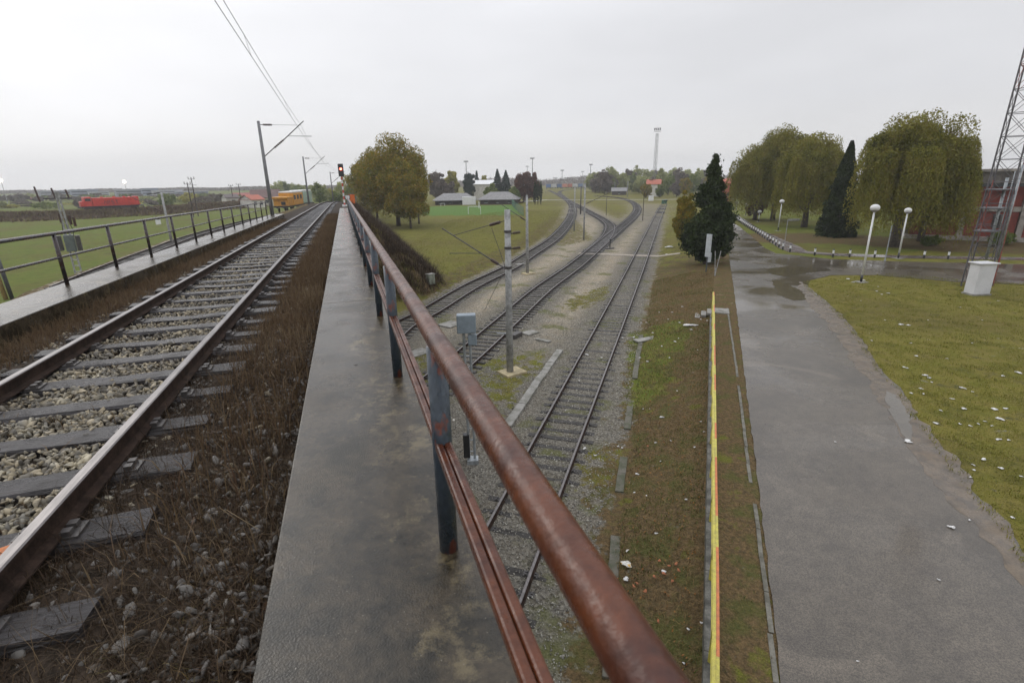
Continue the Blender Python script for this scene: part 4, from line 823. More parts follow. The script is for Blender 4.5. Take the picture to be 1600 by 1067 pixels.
# ------------------------------------------------------------------ buildings
plaster=mat('pale_plaster',(.55,.53,.48),.8,.12,1); tile=mat('red_roof_tiles',(.42,.12,.07),.75,.25,2,(.27,.08,.05)); slate=mat('grey_roof_sheet',(.17,.165,.16),.5,.2,1.5); timber=mat('dark_timber',(.045,.033,.028),.8,.3,5); glass=mat('window_glass',(.03,.035,.04),.1,.1,1); redroof2=mat('faded_red_roof',(.26,.09,.08),.7,.2,1)
def facing(px):
    r_=ray(px,533); return math.atan2(r_[1],r_[0])-math.pi/2     # yaw so that local -y faces the eye
def house(name,label,px,D,wpx,topy,eavey,wallm,roofm,cat='house',yaw=0.,depth=8.,nwin=3,hip=False,z=0.,win=glass,overh=.4,basey=None):
    p=far(px,D,z); p[2]=z; sc=D/F; w=wpx*sc; hr=zat(px,topy,p)-z; he=zat(px,eavey,p)-z; root=thing(name,label,cat,p,0); a=facing(px)+yaw
    ca,sa=math.cos(a),math.sin(a)
    def T(x,y,zz): return (p[0]+x*ca-y*sa,p[1]+x*sa+y*ca,z+zz)
    mb=MB()
    mb.quadf([T(-w/2,0,-.6),T(w/2,0,-.6),T(w/2,0,he),T(-w/2,0,he)]); mb.quadf([T(w/2,0,-.6),T(w/2,depth,-.6),T(w/2,depth,he),T(w/2,0,he)]); mb.quadf([T(w/2,depth,-.6),T(-w/2,depth,-.6),T(-w/2,depth,he),T(w/2,depth,he)][::1]); mb.quadf([T(-w/2,depth,-.6),T(-w/2,0,-.6),T(-w/2,0,he),T(-w/2,depth,he)])
    if not hip:
        for s in (-1,1): mb.quadf([T(s*w/2,0,he),T(s*w/2,depth,he),T(s*w/2,depth/2,hr)])
    mb.build('wall',wallm,root)
    mb=MB(); o=overh; k=w/2+o-(min(w,depth)*.45 if hip else 0); t=.14
    e=[T(-w/2-o,-o,he-.12),T(w/2+o,-o,he-.12),T(w/2+o,depth+o,he-.12),T(-w/2-o,depth+o,he-.12)]; r1,r2=T(-k,depth/2,hr),T(k,depth/2,hr)
    up_=lambda q:(q[0],q[1],q[2]+t)
    for f_ in ([e[0],e[1],r2,r1],[e[1],e[2],r2],[e[2],e[3],r1,r2],[e[3],e[0],r1]): 
        if hip or len(f_)==4: mb.quadf([up_(q) for q in f_]); mb.quadf(f_[::-1])
    for a_,b_ in ((0,1),(1,2),(2,3),(3,0)): mb.quadf([e[a_],e[b_],up_(e[b_]),up_(e[a_])])
    mb.build('roof',roofm,root)
    for i in range(nwin):
        x=-w/2+w*(i+.5)/nwin; ww,wh=min(1.1,w/nwin*.45),min(1.2,he*.4); mb=MB(); mb.box(T(x,-.02,he*.55),(ww,.06,wh),a); fo=mb.build('window',win,root)
        m2=MB(); m2.box(T(x,-.05,he*.55-wh/2-.04),(ww+.16,.12,.08),a); m2.build('sill',white,fo)
    return root,T,w,he,hr
# huts by the football pitch
r1,T,w,he,hr=house('timber_hut','dark timber hut with open veranda on the left, behind the goal posts',712,187,62,303,313,timber,slate,'hut',depth=9,nwin=4,hip=True,overh=1.)
mb=MB()
for i in range(6): mb.box(T(-w/2+w*i/5,-1.6,he*.45),(.14,.14,he*.95))
mb.build('veranda_posts',timber,r1); MB().box(T(0,-.9,he-.05),(w+1,2.2,.1),facing(712)).build('veranda_roof',slate,r1)
MB().box(T(w/2-2.4,-1.5,1.4),(4.8,2.4,2.8),facing(712)).build('side_room',white,r1,bevel=.02)
r1,T,w,he,hr=house('timber_hut','dark timber hut with open veranda on the right, nearer the yard track',778,184,56,301,312,timber,slate,'hut',depth=9,nwin=3,hip=True,overh=1.,yaw=-.15)
mb=MB()
for i in range(5): mb.box(T(-w/2+w*i/4,-1.6,he*.45),(.14,.14,he*.95))
mb.build('veranda_posts',timber,r1)
house('sports_hall','white hall with low curved roof behind the huts',758,232,34,282,288,plaster,white,'hall',nwin=0,depth=14)
house('house','house with bright red roof behind the buffer at the lattice tower',1020,236,20,281,288,plaster,tile,nwin=2)
house('timber_hut','small dark hut with grey roof at the far right of the yard',967,262,22,294,299,timber,slate,'hut',nwin=1,depth=6)
house('house','two-storey house with red roof beside the far end of the road',1131,150,18,280,287,mat('red_plaster',(.35,.08,.06),.8,.15,1),tile,nwin=2)
house('house','small white cottage with dark roof left of the pink-roofed one',366,205,18,304,309,plaster,mat('dark_tiles',(.08,.06,.055),.7,.2,2),nwin=1,yaw=.2)
house('house','long low house with faded pink roof behind the dark railing',384,215,30,302,309,timber,redroof2,nwin=3)
house('house','house with high brown roof and a cream annexe, left of the yellow machine',418,200,40,297,309,mat('cream_plaster',(.5,.47,.36),.8,.1,1),mat('brown_tiles',(.14,.09,.08),.8,.2,2),nwin=3)
house('house','white gabled house with brick-red roof in front of the high brown roof',405,188,20,305,312,plaster,tile,nwin=2,yaw=.5)
cb=[mat('far_block_grey',(.30,.31,.34),.8,.1,.2),mat('far_block_blue',(.25,.28,.34),.8,.1,.2),mat('far_block_pale',(.5,.5,.52),.8,.1,.2)]
for i,(px,w,ty,lab) in enumerate([(95,50,302,'long pale grey block above the pink roofs, left of the red locomotive'),(133,34,300,'flat-roofed blue-grey block right behind the locomotive cab'),(155,26,303,'blue-grey block behind the middle of the red locomotive'),(205,40,300,'grey factory block behind the rear of the red locomotive'),(235,22,298,'tallest grey block right of the red locomotive'),(262,40,301,'low grey block between the two leaning poles'),(30,36,309,'low pale block beside the lit lamp at the left edge'),(300,44,303,'pale grey block behind the bare field poles')]):
    p=far(px,430); hh=zat(px,ty-3,p); root=thing('office_block',lab,'building',p); a=facing(px); wm=w*430/F; MB().box((p[0],p[1],hh/2-.3),(wm,14,hh+.6),a).build('wall',cb[i%3],root)
    ca,sa=math.cos(a),math.sin(a); MB().box((p[0],p[1],hh+.25),(wm+.6,14.6,.5),a).build('roof',cb[0],root)
    for j in range(2):
        zc=hh*(.35+.38*j); MB().box((p[0]+7.02*sa,p[1]-7.02*ca,zc),(wm*.9,.12,hh*.14),a).build('window_band',glass,root)
for i,(px,w) in enumerate([(62,20),(84,16)]): house('house',['faded pink-roofed house at the far left','second pink-roofed house, right of the first at the far left'][i],px,360,w,309+i,315,plaster,redroof2,nwin=2)
# brick building on the right
def brick():
    m=mat('red_brick_panels',(.22,.045,.03),.75,.2,.8,(.15,.035,.025)); t=m.node_tree; b=t.nodes['Principled BSDF']
    br=nd(t,'ShaderNodeTexBrick'); br.inputs['Scale'].default_value=4; tcn=nd(t,'ShaderNodeTexCoord'); mpn=nd(t,'ShaderNodeMapping'); mpn.inputs['Rotation'].default_value=(rad(90),0,0); t.links.new(tcn.outputs['Object'],mpn.inputs[0]); t.links.new(mpn.outputs[0],br.inputs['Vector'])
    bp=nd(t,'ShaderNodeBump'); bp.inputs['Strength'].default_value=.3; t.links.new(br.outputs['Fac'],bp.inputs['Height']); t.links.new(bp.outputs[0],b.inputs['Normal']); return m
brk=brick(); wconc=mat('weathered_cladding_concrete',(.34,.31,.27),.8,.2,1.2,(.2,.18,.155),.3,20)
pR=g(1600,378.5,ZR); pL=g(1412,372,ZR); dv=pR-pL; dv/=np.linalg.norm(dv); ang=math.atan2(dv[1],dv[0]); nrm=np.array([dv[1],-dv[0],0]) ; 
if np.dot(nrm,-pR)<0: nrm=-nrm
Lb=np.linalg.norm(pR-pL)+14; root=thing('brick_building','long building with red brick panels, slanted-looking concrete pillars and graffiti behind the willows','building',pR)
def BB(s,off,z,d,mi=0): 
    c=pL+dv*s+nrm*off+np.array([0,0,z]); return (tuple(c),d,ang)
hT=zat(1590,266,pR)-ZR
for (nm,s0,z0,dz_,off,dep,m_) in (('wall',Lb/2,hT/2-.2,hT-.4,-6.,11.6,mat('dull_inner_wall',(.10,.085,.075),.8,.2,1)),('plinth',Lb/2,.15,.7,0.,.7,wconc),('floor_band',Lb/2,hT*.46,.55,.02,.5,wconc),('roof_fascia',Lb/2,hT*.92,1.5,.5,1.8,mat('dark_fascia',(.16,.145,.13),.8,.25,1.5)),('roof',Lb/2,hT+.02,.3,-5.,14.,wconc)):
    a_,b_,c_=BB(s0,off,z0,(Lb,dep,dz_)); MB().box(a_,b_,c_).build(nm,m_,root,bevel=.03)
npan=int(Lb//5.2)
for i in range(npan):
    s=2.6+i*5.2; 
    for (zc,hh) in ((hT*.46-.3-(hT*.46-.3-.5)/2,hT*.46-.3-.5),(hT*.46+.28+(hT*.80-hT*.46-.28)/2-.1,hT*.80-hT*.46-.5)):
        a_,b_,c_=BB(s,.0,zc,(4.5,.25,hh)); MB().box(a_,b_,c_).build('brick_panel',brk,root)
    a_,b_,c_=BB(s+2.6,.12,hT*.45,(.55,.6,hT*.88)); MB().box(a_,b_,c_).build('pillar',wconc,root,bevel=.02)
    a_,b_,c_=BB(s,.0,hT*.80,(4.4,.2,.9)); MB().box(a_,b_,c_).build('window',glass,root)
# graffiti strokes on the lower brick panel
sg=np.dot(g(1560,362,ZR)-pL,dv)
for (u0,pts_) in ((0,[(0,1),(0,0),(.35,0),(.35,1)]),(.55,[(0,0),(0,1)]),(1.6,[(0,1),(.2,0),(.4,1)]),(2.15,[(0,0),(0,1),(.3,1),(.3,.5),(0,.5)]),(2.7,[(0,1),(0,0),(.3,0),(.3,1)]),(3.4,[(.3,1),(0,.7),(.3,.4),(0,0)])):
    mb=MB(); q=[pL+dv*(sg+1.5+u0*1.15+a_)+nrm*.15+np.array([0,0,1.25+b_*1.2]) for a_,b_ in pts_]; mb.tube(q,.05,5); mb.build('graffiti_stroke',mat('graffiti_white',(.6,.58,.56),.6,.1,2),root)
# ------------------------------------------------------------------ overhead line masts
def vup(p,h): return np.array([p[0],p[1],p[2]+h])
def upmast(px,y,topy,label,group='masts of the upper track overhead line'):
    zb=float(dz(y,1.9)); p=g(px,300,zb) if False else None
    # place left of the track at distance y
    xo=TX-2.9+(max(0,y-75)**2*.0011); p=np.array([xo,y,zb-.4]); H=7.35
    root=thing('catenary_mast',label,'mast',p,0,group); 
    MB().tube([p,vup(p,H)],[.15,.10],12).build('pole',mat('mast_grey',(.16,.16,.165),.6,.2,4),root,smooth=True)
    at=lambda dx,z_:(p[0]+dx,p[1],p[2]+z_)
    mb=MB(); mb.tube([at(.1,H-2.45),at(.95,H-1.75)],.035,8).tube([at(1.5,H-1.35),at(3.15,H+.05)],.035,8); mb.tube([at(1.9,H-1.42+.4),at(3.6,H-1.42+.4)],.022,6); mb.tube([at(.1,H-.25),at(.3,H-.25)],.03,6).tube([at(.85,H-.25),at(2.9,H-.25)],.012,5); mb.build('cantilever',darksteel,root)
    for a_,b_ in ((at(.85,H-1.85),at(1.55,H-1.3)),(at(.3,H-.25),at(.9,H-.25))):
        mb=MB(); A=np.array(a_); Bq=np.array(b_); n_=6
        for j in range(n_): c=A+(Bq-A)*(j+.5)/n_; d_=(Bq-A)/n_*.35; mb.tube([c-d_,c+d_],.075,10)
        mb.tube([A,Bq],.03,6); mb.build('insulator',brownins,root)
    return at(2.9,H-.2),at(3.2,H-1.3)
ms=[]
for (y,lab) in ((44.8,'tall grey catenary mast at the end of the dark railing'),(88,'second catenary mast, beside the yellow rail machine'),(128,'third catenary mast beyond the yellow machine'),(165,'farthest catenary mast where the upper track vanishes')):
    ms.append(upmast(0,y,0,lab))
root=thing('overhead_wires','pair of contact and carrier wires sagging above the upper track','wires',(TX,-18,12))
mes=[(TX+.3,-18,float(dz(-18,1.9))-.4+8.1)]+[m_[0] for m_ in ms]; con=[(TX+.15,-18,float(dz(-18,1.9))-.4+7.)]+[m_[1] for m_ in ms]
for nm,PT,sag,rw in (('carrier_wire',mes,.55,.009),('contact_wire',con,.02,.009)):
    mb=MB(); pts=[]
    for a_,b_ in zip(PT[:-1],PT[1:]):
        for t in np.linspace(0,1,16,endpoint=False): pts.append(np.array(a_)*(1-t)+np.array(b_)*t-np.array([0,0,4*sag*t*(1-t)]))
    pts.append(np.array(PT[-1])); mb.tube(pts,rw,5); mb.build(nm,wire,root)
mb=MB()
for i in range(3):
    for t in (.2,.4,.6,.8):
        a_=np.array(mes[i])*(1-t)+np.array(mes[i+1])*t-np.array([0,0,4*.55*t*(1-t)]); b_=np.array(con[i])*(1-t)+np.array(con[i+1])*t; o_=MB().tube([a_,b_],.005,4).build('dropper',wire,root)
# yard concrete masts
def ymast(bx,by,tx,ty,label,arms=0,r0=.16,r1=.10,foot=True,m_=concmast,name='concrete_mast',group=None):
    p=gz(bx,by); H=zat(tx,ty,p)-p[2]; root=thing(name,label,'mast',p,0,group); top=vup(p,H); mb=MB().tube([vup(p,-.2),vup(p,H*.48),top],[r0,(r0+r1)/2,r1],12); mb.build('pole',m_,root,smooth=True)
    if foot: MB().box((p[0]+.1,p[1],p[2]+.03),(1.1,.9,.14),.3).build('footing',mat('yellowish_concrete',(.36,.30,.18),.8,.2,3),root,bevel=.02)
    return root,p,H
root,p,H=ymast(797,583,789,328,'nearest concrete mast carrying insulated arms, between the yard tracks',r0=.17,r1=.13)
k_=np.array([math.cos(PSI),-math.sin(PSI),0]); fw=np.array([math.sin(PSI),math.cos(PSI),0])   # picture-right and away
d1=-k_*.78+fw*.62; d1/=np.linalg.norm(d1)
def arm(A,Bp,r_,ins=None):
    mb=MB().tube([A,Bp],r_,6); mb.build('arm',darksteel,root)
    if ins is not None:
        c0=A+(Bp-A)*ins[0]; c1=A+(Bp-A)*ins[1]; mb=MB()
        for j in range(7): c=c0+(c1-c0)*(j+.5)/7; d_=(c1-c0)/7*.3; mb.tube([c-d_,c+d_],.07,10)
        mb.build('insulator',brownins,root)
Q=lambda d,z_: p+d1*d+np.array([0,0,z_])
arm(Q(.1,H-.45),Q(3.3,H-1.25),.018,(.1,.28)); arm(Q(.1,H-2.55),Q(4.0,H-.95),.03,(.12,.22)); arm(Q(1.5,H-1.95),Q(3.6,H-2.1),.018); arm(Q(.1,H-2.6),Q(.9,H-.8),.012); 
for z_ in (H-1.0,H-1.65): arm(p+k_*.1+[0,0,z_],p+k_*.55+[0,0,z_+.06],.03,(.3,.95))
for z_ in (H-.9,H-1.6,H-2.45): MB().tube([vup(p,z_-.05),vup(p,z_+.05)],.165,12).build('clamp',darksteel,root)
gA=gz(757,485); MB().tube([gA,Q(.35,H-2.8)],.012,5).build('stay_wire',wire,root)
root,p,H=ymast(824,428,823,305,'second concrete mast, beside the left curved yard track')
Q=lambda d,z_: p+d1*d+np.array([0,0,z_])
arm(Q(.1,H-2.3),Q(3.6,H-.6),.03,(.05,.2)); arm(Q(.1,H-.6),Q(3.2,H-.8),.015,(.1,.25))
root,p,H=ymast(912,375,914,286,'pale slim mast on the sandy ground between two yard curves',foot=False,r0=.13,r1=.1)
arm(p+k_*.1+[0,0,H-2.9],p+k_*3.3+[0,0,H-1.5],.04,(.05,.3)); arm(p+k_*.1+[0,0,H-1.2],p+k_*3.0+[0,0,H-1.5],.02)
ymast(897,361,896,290,'thin pale mast just left of the sandy ground mast, beside the curve',foot=False,r0=.12,r1=.09)
ymast(907,335,906,291,'dark steel mast where the two yard curves meet',foot=False,m_=darksteel,r0=.16,r1=.13)
ymast(947,337,947,305,'thin dark post on the grass inside the yard curve',foot=False,m_=darksteel,r0=.07,r1=.06)
ymast(980,309,980,283,'grey mast beside the small dark hut beyond the path',foot=False,r0=.15,r1=.12)
ymast(960,303,960,284,'grey mast left of the small dark hut beyond the path',foot=False,r0=.15,r1=.12)
root,p,H=ymast(1004,345,1005,300,'rusty thin post between the yard curve and the straight track',foot=False,m_=steelside,r0=.07,r1=.06)
ymast(853,303,853,285,'slim mast at the left end of the container wagons',foot=False,r0=.15,r1=.12)
# floodlight masts far away
def flood(px,D,ty,label,w=2.4,lattice=False):
    p=far(px,D); H=zat(px,ty,p); root=thing('floodlight_mast',label,'floodlight',p); a=facing(px); mm_=mat('mast_far_grey',(.18,.18,.18),.6,.1,2)
    if lattice:
        mb=MB(); s=.75
        for cx,cy in ((-s,-s),(s,-s),(s,s),(-s,s)): mb.tube([(p[0]+cx,p[1]+cy,0),(p[0]+cx*.7,p[1]+cy*.7,H-1.5)],.085,5)
        nb=11
        for j in range(nb):
            z0=(H-1.5)*j/nb; z1=(H-1.5)*(j+1)/nb; f0=1-.3*j/nb; f1=1-.3*(j+1)/nb; q=[(-s,-s),(s,-s),(s,s),(-s,s)]
            for e0 in range(4): A_=q[e0]; B_=q[(e0+1)%4]; mb.tube([(p[0]+A_[0]*f0,p[1]+A_[1]*f0,z0),(p[0]+B_[0]*f1,p[1]+B_[1]*f1,z1)],.045,4)
        mb.build('lattice_shaft',mm_,root)
    else: MB().tube([p,vup(p,H-.3)],[.35,.2],8).build('pole',mm_,root)
    ca,sa=math.cos(a),math.sin(a); MB().box((p[0],p[1],H-.6),(w,w*.5,.18),a).build('platform',mm_,root)
    for i in range(4):
        x=(i-1.5)*w/4*1.1; MB().box((p[0]+x*ca,p[1]+x*sa,H-.1+(.7 if lattice else 0)),(w/6,.4,.75 if not lattice else 1.3),a).build('lamp_head',darksteel,root)
flood(1021,300,204,'tall lattice floodlight tower rising over the tree belt',3.6,True)
for px,D,ty,lab in ((730,330,252,'floodlight mast above the dark evergreen behind the huts'),(832,330,247,'tall floodlight mast above the russet tree'),(824,600,260,'tiny far floodlight just left of the tall one over the russet tree'),(878,420,266,'floodlight mast behind the left half of the container wagons'),(922,400,257,'floodlight mast at the left end of the tree belt'),(910,600,268,'thin far floodlight left of the mast at the tree belt'),(868,650,278,'smallest floodlight on the horizon above the wagons')):
    flood(px,D,ty,lab,2.6 if D<500 else 3.5)
# lit street lamps on the far left
lampE=mat('lit_lamp_glow',(1,.9,.7),.5,0,1,emit=((1,.86,.62),18.))
for px,D,ty,lab in ((12,290,283,'lit lamp on a tall pole at the left edge'),(201,300,285,'lit lamp on a tall pole behind the red locomotive')):
    p=far(px,D); H=zat(px,ty,p); root=thing('street_lamp',lab,'street lamp',p); MB().tube([p,vup(p,H)],[.16,.1],8).build('pole',concmast,root); MB().sphere((p[0],p[1],H+.3),.75,12,8).build('lamp_head',lampE,root,smooth=True)
# ------------------------------------------------------------------ red locomotive
redp=mat('red_locomotive_paint',(.50,.035,.022),.4,.12,2); lp0=g(127,330.5,1.6); lp1=g(222,326.3,1.6); ld=lp1-lp0; LL=np.linalg.norm(ld); ld/=LL; la=math.atan2(ld[1],ld[0]); lc=(lp0+lp1)/2; ln=np.array([ld[1],-ld[0],0])
root=thing('locomotive','bright red diesel locomotive on the far bank behind the left railing','locomotive',lc)
def LQ(s,o,z_): return tuple(lc+ld*s+ln*o+np.array([0,0,z_]))
h0=1.15
MB().box(LQ(0,0,h0+.0),(LL,2.9,.3),la).build('underframe',black,root,bevel=.03)
MB().box(LQ(.35,0,h0+1.3),(LL*.66,2.3,2.35),la).build('long_hood',redp,root,bevel=.12)
MB().box(LQ(-LL*.375,0,h0+1.45),(LL*.12,2.8,2.65),la).build('cab',redp,root,bevel=.18)
MB().box(LQ(-LL*.46,0,h0+.85),(LL*.07,2.2,1.5),la).build('short_hood',redp,root,bevel=.15)
MB().box(LQ(LL*.39,0,h0+1.4),(LL*.14,2.7,2.5),la).build('rear_hood',redp,root,bevel=.15)
for s in (-1,1):
    MB().box(LQ(-LL*.375,s*1.41,h0+2.0),(1.3,.06,.7),la).build('window',glass,root)
    MB().box(LQ(0,s*1.42,h0+.32),(LL*.94,.04,.22),la).build('side_stripe',redp,root)
mb=MB()
for i,c in enumerate('..'): pass
for s in (-1,1):
    mb=MB(); u=-1.9
    for st in ([(0,0),(.35,1),(.7,0)],[(0,0),(0,1),(.5,1),(.5,.45),(0,.45)],[(.5,1),(0,1),(0,.5),(.5,.5),(.5,0),(0,0)],[(0,1),(.6,1),(.3,1),(.3,0)]):
        mb.tube([LQ(u+a_,s*1.2,h0+.75+b_*.9) for a_,b_ in st],.09,5); u+=.95
    mb.build('lettering',black,root)
for s in (-LL*.3,LL*.3):
    o=MB().box(LQ(s,0,.72),(4.2,2.1,.5),la).build('bogie',darksteel,root,bevel=.05)
    mb=MB()
    for q in (-1.5,0,1.5):
        for e_ in (-1,1): MB().tube([LQ(s+q,e_*.70,.5),LQ(s+q,e_*.86,.5)],.5,20).build('wheel',darksteel,o)
MB().box(LQ(0,0,.75),(LL*.26,2.2,.7),la).build('fuel_tank',black,root,bevel=.1)
for s in (-1,1):
    for e_ in (-.8,.8): MB().tube([LQ(s*LL*.5,e_,h0-.05),LQ(s*(LL*.5+.45),e_,h0-.05)],[.12,.24],12).build('buffer',darksteel,root)
mb=MB()
for i in range(12):
    s=-LL*.28+LL*.60*i/11
    for e_ in (-1,1): mb.tube([LQ(s,e_*1.4,h0+.2),LQ(s,e_*1.4,h0+1.1)],.03,4)
for e_ in (-1,1): mb.tube([LQ(-LL*.28,e_*1.4,h0+1.1),LQ(LL*.32,e_*1.4,h0+1.1)],.03,4)
mb.build('hand_rails',redp,root)
for q in (-2,1,3.5): MB().tube([LQ(q,0,h0+2.4),LQ(q,0,h0+2.75)],.4,14).build('roof_fan',redp,root)
# ------------------------------------------------------------------ yellow machine
yel=mat('yellow_machine_paint',(.62,.30,.03),.45,.2,2,(.45,.2,.03)); t0=g(440,332.5,3.15); t1=g(492,320.5,3.5); d_=t1-t0; d_[2]=0; LLy=np.linalg.norm(d_); d_/=LLy; LLy=min(LLy,46); a=math.atan2(d_[1],d_[0]); nn_=np.array([d_[1],-d_[0],0])
root=thing('rail_machine','yellow track maintenance machine with white roof on the track left of the overpass','rail vehicle',t0)
def YQ(s,o,z_):
    s=s*.62; return tuple(t0+d_*s+nn_*o+np.array([0,0,z_+s/LLy*(t1[2]-t0[2])]))
hy=.95; wht=mat('grimy_white_roof',(.6,.6,.58),.6,.12,2); grn2=mat('pale_green_paint',(.32,.42,.33),.6,.15,2)
MB().box(YQ(15,0,hy),(18.6,2.7,.3),a).build('underframe',black,root)
MB().box(YQ(3.2,0,hy+.85),(3.4,2.7,1.4),a,taper=1.).build('front_body',yel,root,bevel=.05)
MB().box(YQ(2.6,0,hy+1.75),(4.2,2.9,.35),a).build('front_canopy',yel,root,bevel=.05)
MB().box(YQ(11.5,0,hy+1.3),(6.6,2.8,2.3),a).build('cab',yel,root,bevel=.08)
MB().box(YQ(11.5,0,hy+2.62),(6.8,2.6,.35),a).build('roof',wht,root,bevel=.14)
MB().box(YQ(22.5,0,hy+1.3),(6.6,2.8,2.3),a).build('rear_body',grn2,root,bevel=.08)
MB().box(YQ(22.5,0,hy+2.62),(6.8,2.6,.35),a).build('roof',wht,root,bevel=.14)
for s in (7.6,11,14.4): 
    for e_ in (-1,1): MB().box(YQ(s,e_*1.41,hy+1.65),(1.1,.05,.8),a).build('window',glass,root)
for s in (2.,8.,14.,21.,26.):
    for e_ in (-1,1): MB().tube([YQ(s,e_*.7,.42),YQ(s,e_*.86,.42)],.42,18).build('wheel',darksteel,root)
for e_ in (-.6,.6): MB().tube([YQ(-.05,e_,hy),YQ(-.5,e_,hy)],[.1,.2],12).build('buffer',darksteel,root)
MB().box(YQ(.42,.5,hy+.75),(.1,.8,.6),a).build('front_window',glass,root)
# ------------------------------------------------------------------ container wagons
ccol=[(.05,.12,.28),(.42,.42,.42),(.05,.10,.22),(.50,.18,.12),(.38,.12,.08),(.45,.46,.47),(.10,.16,.28),(.30,.33,.38),(.55,.55,.54),(.16,.2,.3)]
names_=['dark blue','grey','navy','orange-brown','rust-brown','pale grey','blue','slate','white','grey-blue']
for i in range(10):
    px=853+8.3*i; D=452; p=far(px+4,D); a=facing(px); root=thing('container_wagon','flat wagon with a %s container, number %s from the left in the distant row'%(names_[i],['one','two','three','four','five','six','seven','eight','nine','ten'][i]),'wagon',p); MB().box((p[0],p[1],1.0),(4.5,2.8,.35),a).build('frame',black,root); MB().box((p[0],p[1],2.55),(4.1,2.6,2.7),a).build('container',mat('container_%d'%i,ccol[i],.5,.1,1),root,bevel=.05)
    ca,sa=math.cos(a),math.sin(a)
    for q in (-1.5,1.5): MB().tube([(p[0]+q*ca+.9*sa,p[1]+q*sa-.9*ca,.48),(p[0]+q*ca-.9*sa,p[1]+q*sa+.9*ca,.48)],.46,12).build('wheel',darksteel,root)
# ------------------------------------------------------------------ colour light signal and boards
ys_=62.; zb=float(dz(ys_,1.7)); sp_=np.array([.05,ys_,zb]); 
p=g(538.7,322,float(dz(60,1.75))); H=zat(535,258,p)-p[2]; sc=np.linalg.norm(p[:2])/F
root=thing('railway_signal','signal with one red light on a striped post at the end of the walkway','signal',p); nst=9
for i in range(nst): MB().tube([vup(p,(H*.72)*i/nst),vup(p,(H*.72)*(i+1)/nst-.003)],.085,12).build('post_band',white if i%2 else mat('signal_red_band',(.45,.06,.04),.5,.1,2),root)
MB().tube([vup(p,H*.72),vup(p,H-.1)],.07,10).build('post',darksteel,root)
hc=vup(p,H-.55); mb=MB(); mb.box((hc[0],hc[1]-.12,hc[2]),(.58,.12,1.35)); mb.build('head',black,root,bevel=.05); 
MB().tube([(hc[0],hc[1]-.19,hc[2]+.12),(hc[0],hc[1]-.22,hc[2]+.12)],.12,16).build('red_lamp',mat('red_signal_light',(1,.05,.03),.4,0,1,emit=((1,.10,.06),14.)),root)
for z_ in (.42,-.18,-.45): MB().tube([(hc[0],hc[1]-.185,hc[2]+z_),(hc[0],hc[1]-.20,hc[2]+z_)],.085,14).build('lens',glass,root)
MB().box((p[0],p[1],p[2]+.04),(.55,.55,.2)).build('footing',white,root)
p=g(544,318,float(dz(52,1.75))); root=thing('track_board','small white board with black lower point fixed by the railing end','sign',p); c=vup(p,zat(544,309,p)-p[2]); w_=.30
MB().tube([p,c],.03,8).build('post',darksteel,root)
mb=MB(); mb.quadf([(c[0]-w_,c[1]-.03,c[2]-.15),(c[0],c[1]-.03,c[2]-.5),(c[0]+w_,c[1]-.03,c[2]-.15),(c[0]+w_,c[1]-.03,c[2]+.3),(c[0]-w_,c[1]-.03,c[2]+.3)]); mb.quadf([(c[0]-w_,c[1]+.0,c[2]-.15),(c[0],c[1]+.0,c[2]-.5),(c[0]+w_,c[1]+.0,c[2]-.15),(c[0]+w_,c[1]+.0,c[2]+.3),(c[0]-w_,c[1]+.0,c[2]+.3)][::-1]); mb.build('board_edge',black,root)
mb=MB(); w2=.24; mb.quadf([(c[0]-w2,c[1]-.04,c[2]-.08),(c[0],c[1]-.04,c[2]-.32),(c[0]+w2,c[1]-.04,c[2]-.08),(c[0]+w2,c[1]-.04,c[2]+.25),(c[0]-w2,c[1]-.04,c[2]+.25)]); mb.build('board_face',white,root)
orng=mat('orange_panel_paint',(.62,.13,.02),.5,.1,2); p=g(551,321,float(dz(54,2.2))); hO=zat(551,304,p)-p[2]; root=thing('orange_cabinet','orange equipment box behind the small white board','box',p); MB().box((p[0],p[1],p[2]+hO*.55),(.72,.5,hO*.8)).build('body',orng,root,bevel=.03); MB().box((p[0],p[1],p[2]+hO*.97),(.8,.58,.05)).build('lid',orng,root)
for s in (-.28,.28): MB().box((p[0]+s,p[1],p[2]+hO*.06),(.06,.4,hO*.24)).build('leg',darksteel,root)
# ------------------------------------------------------------------ left side poles
def lpole(bx,by,tx,ty,label,z=0.,**k):
    p=g(bx,by,z); H=zat(tx,ty,p)-z; return p,H
p,H=lpole(122,424,95,295,'' ,.9); p[2]=float(terrain(np.array([p[0]]),np.array([p[1]]))[0])
root=thing('transformer_pole','lattice concrete pole with cross-arm, switchgear and cables behind the left railing','power pole',p)
kx=k_; zt=p[2]+H+ .9-p[2]*0
H=zat(95,295,p)-p[2]
for s in (-1,1):
    MB().tube([p+kx*.34*s-np.array([0,0,.3]),p+kx*.12*s+np.array([0,0,H*.97])],.075,6).build('upright',concmast,root)
for j in range(15):
    f=(j+.5)/15; wd=.34-.22*f; MB().box(tuple(p+np.array([0,0,H*f])),(wd*2,.09,.09),math.atan2(kx[1],kx[0])).build('rung',concmast,root)
MB().tube([p-kx*1.35+[0,0,H*.90],p+kx*1.2+[0,0,H*.90]],.06,6).build('cross_arm',darksteel,root)
for s,hh in ((-1.75,1.35),(-.25,.9),(1.0,.75)):
    b_=p+kx*s+[0,0,H*.90-(.3 if s<-1.5 else 0)]; MB().tube([b_,b_+np.array([0,0,hh])-kx*.15],.075,8).build('insulator',brownins,root)
for s,z_ in ((.9,.72),(1.5,.70),(-.5,.74)): MB().tube([p+kx*s*.6+[0,0,H*z_],p+kx*s*.6+[0,0,H*(z_-.1)]],.12,8).build('fuse_holder',brownins,root)
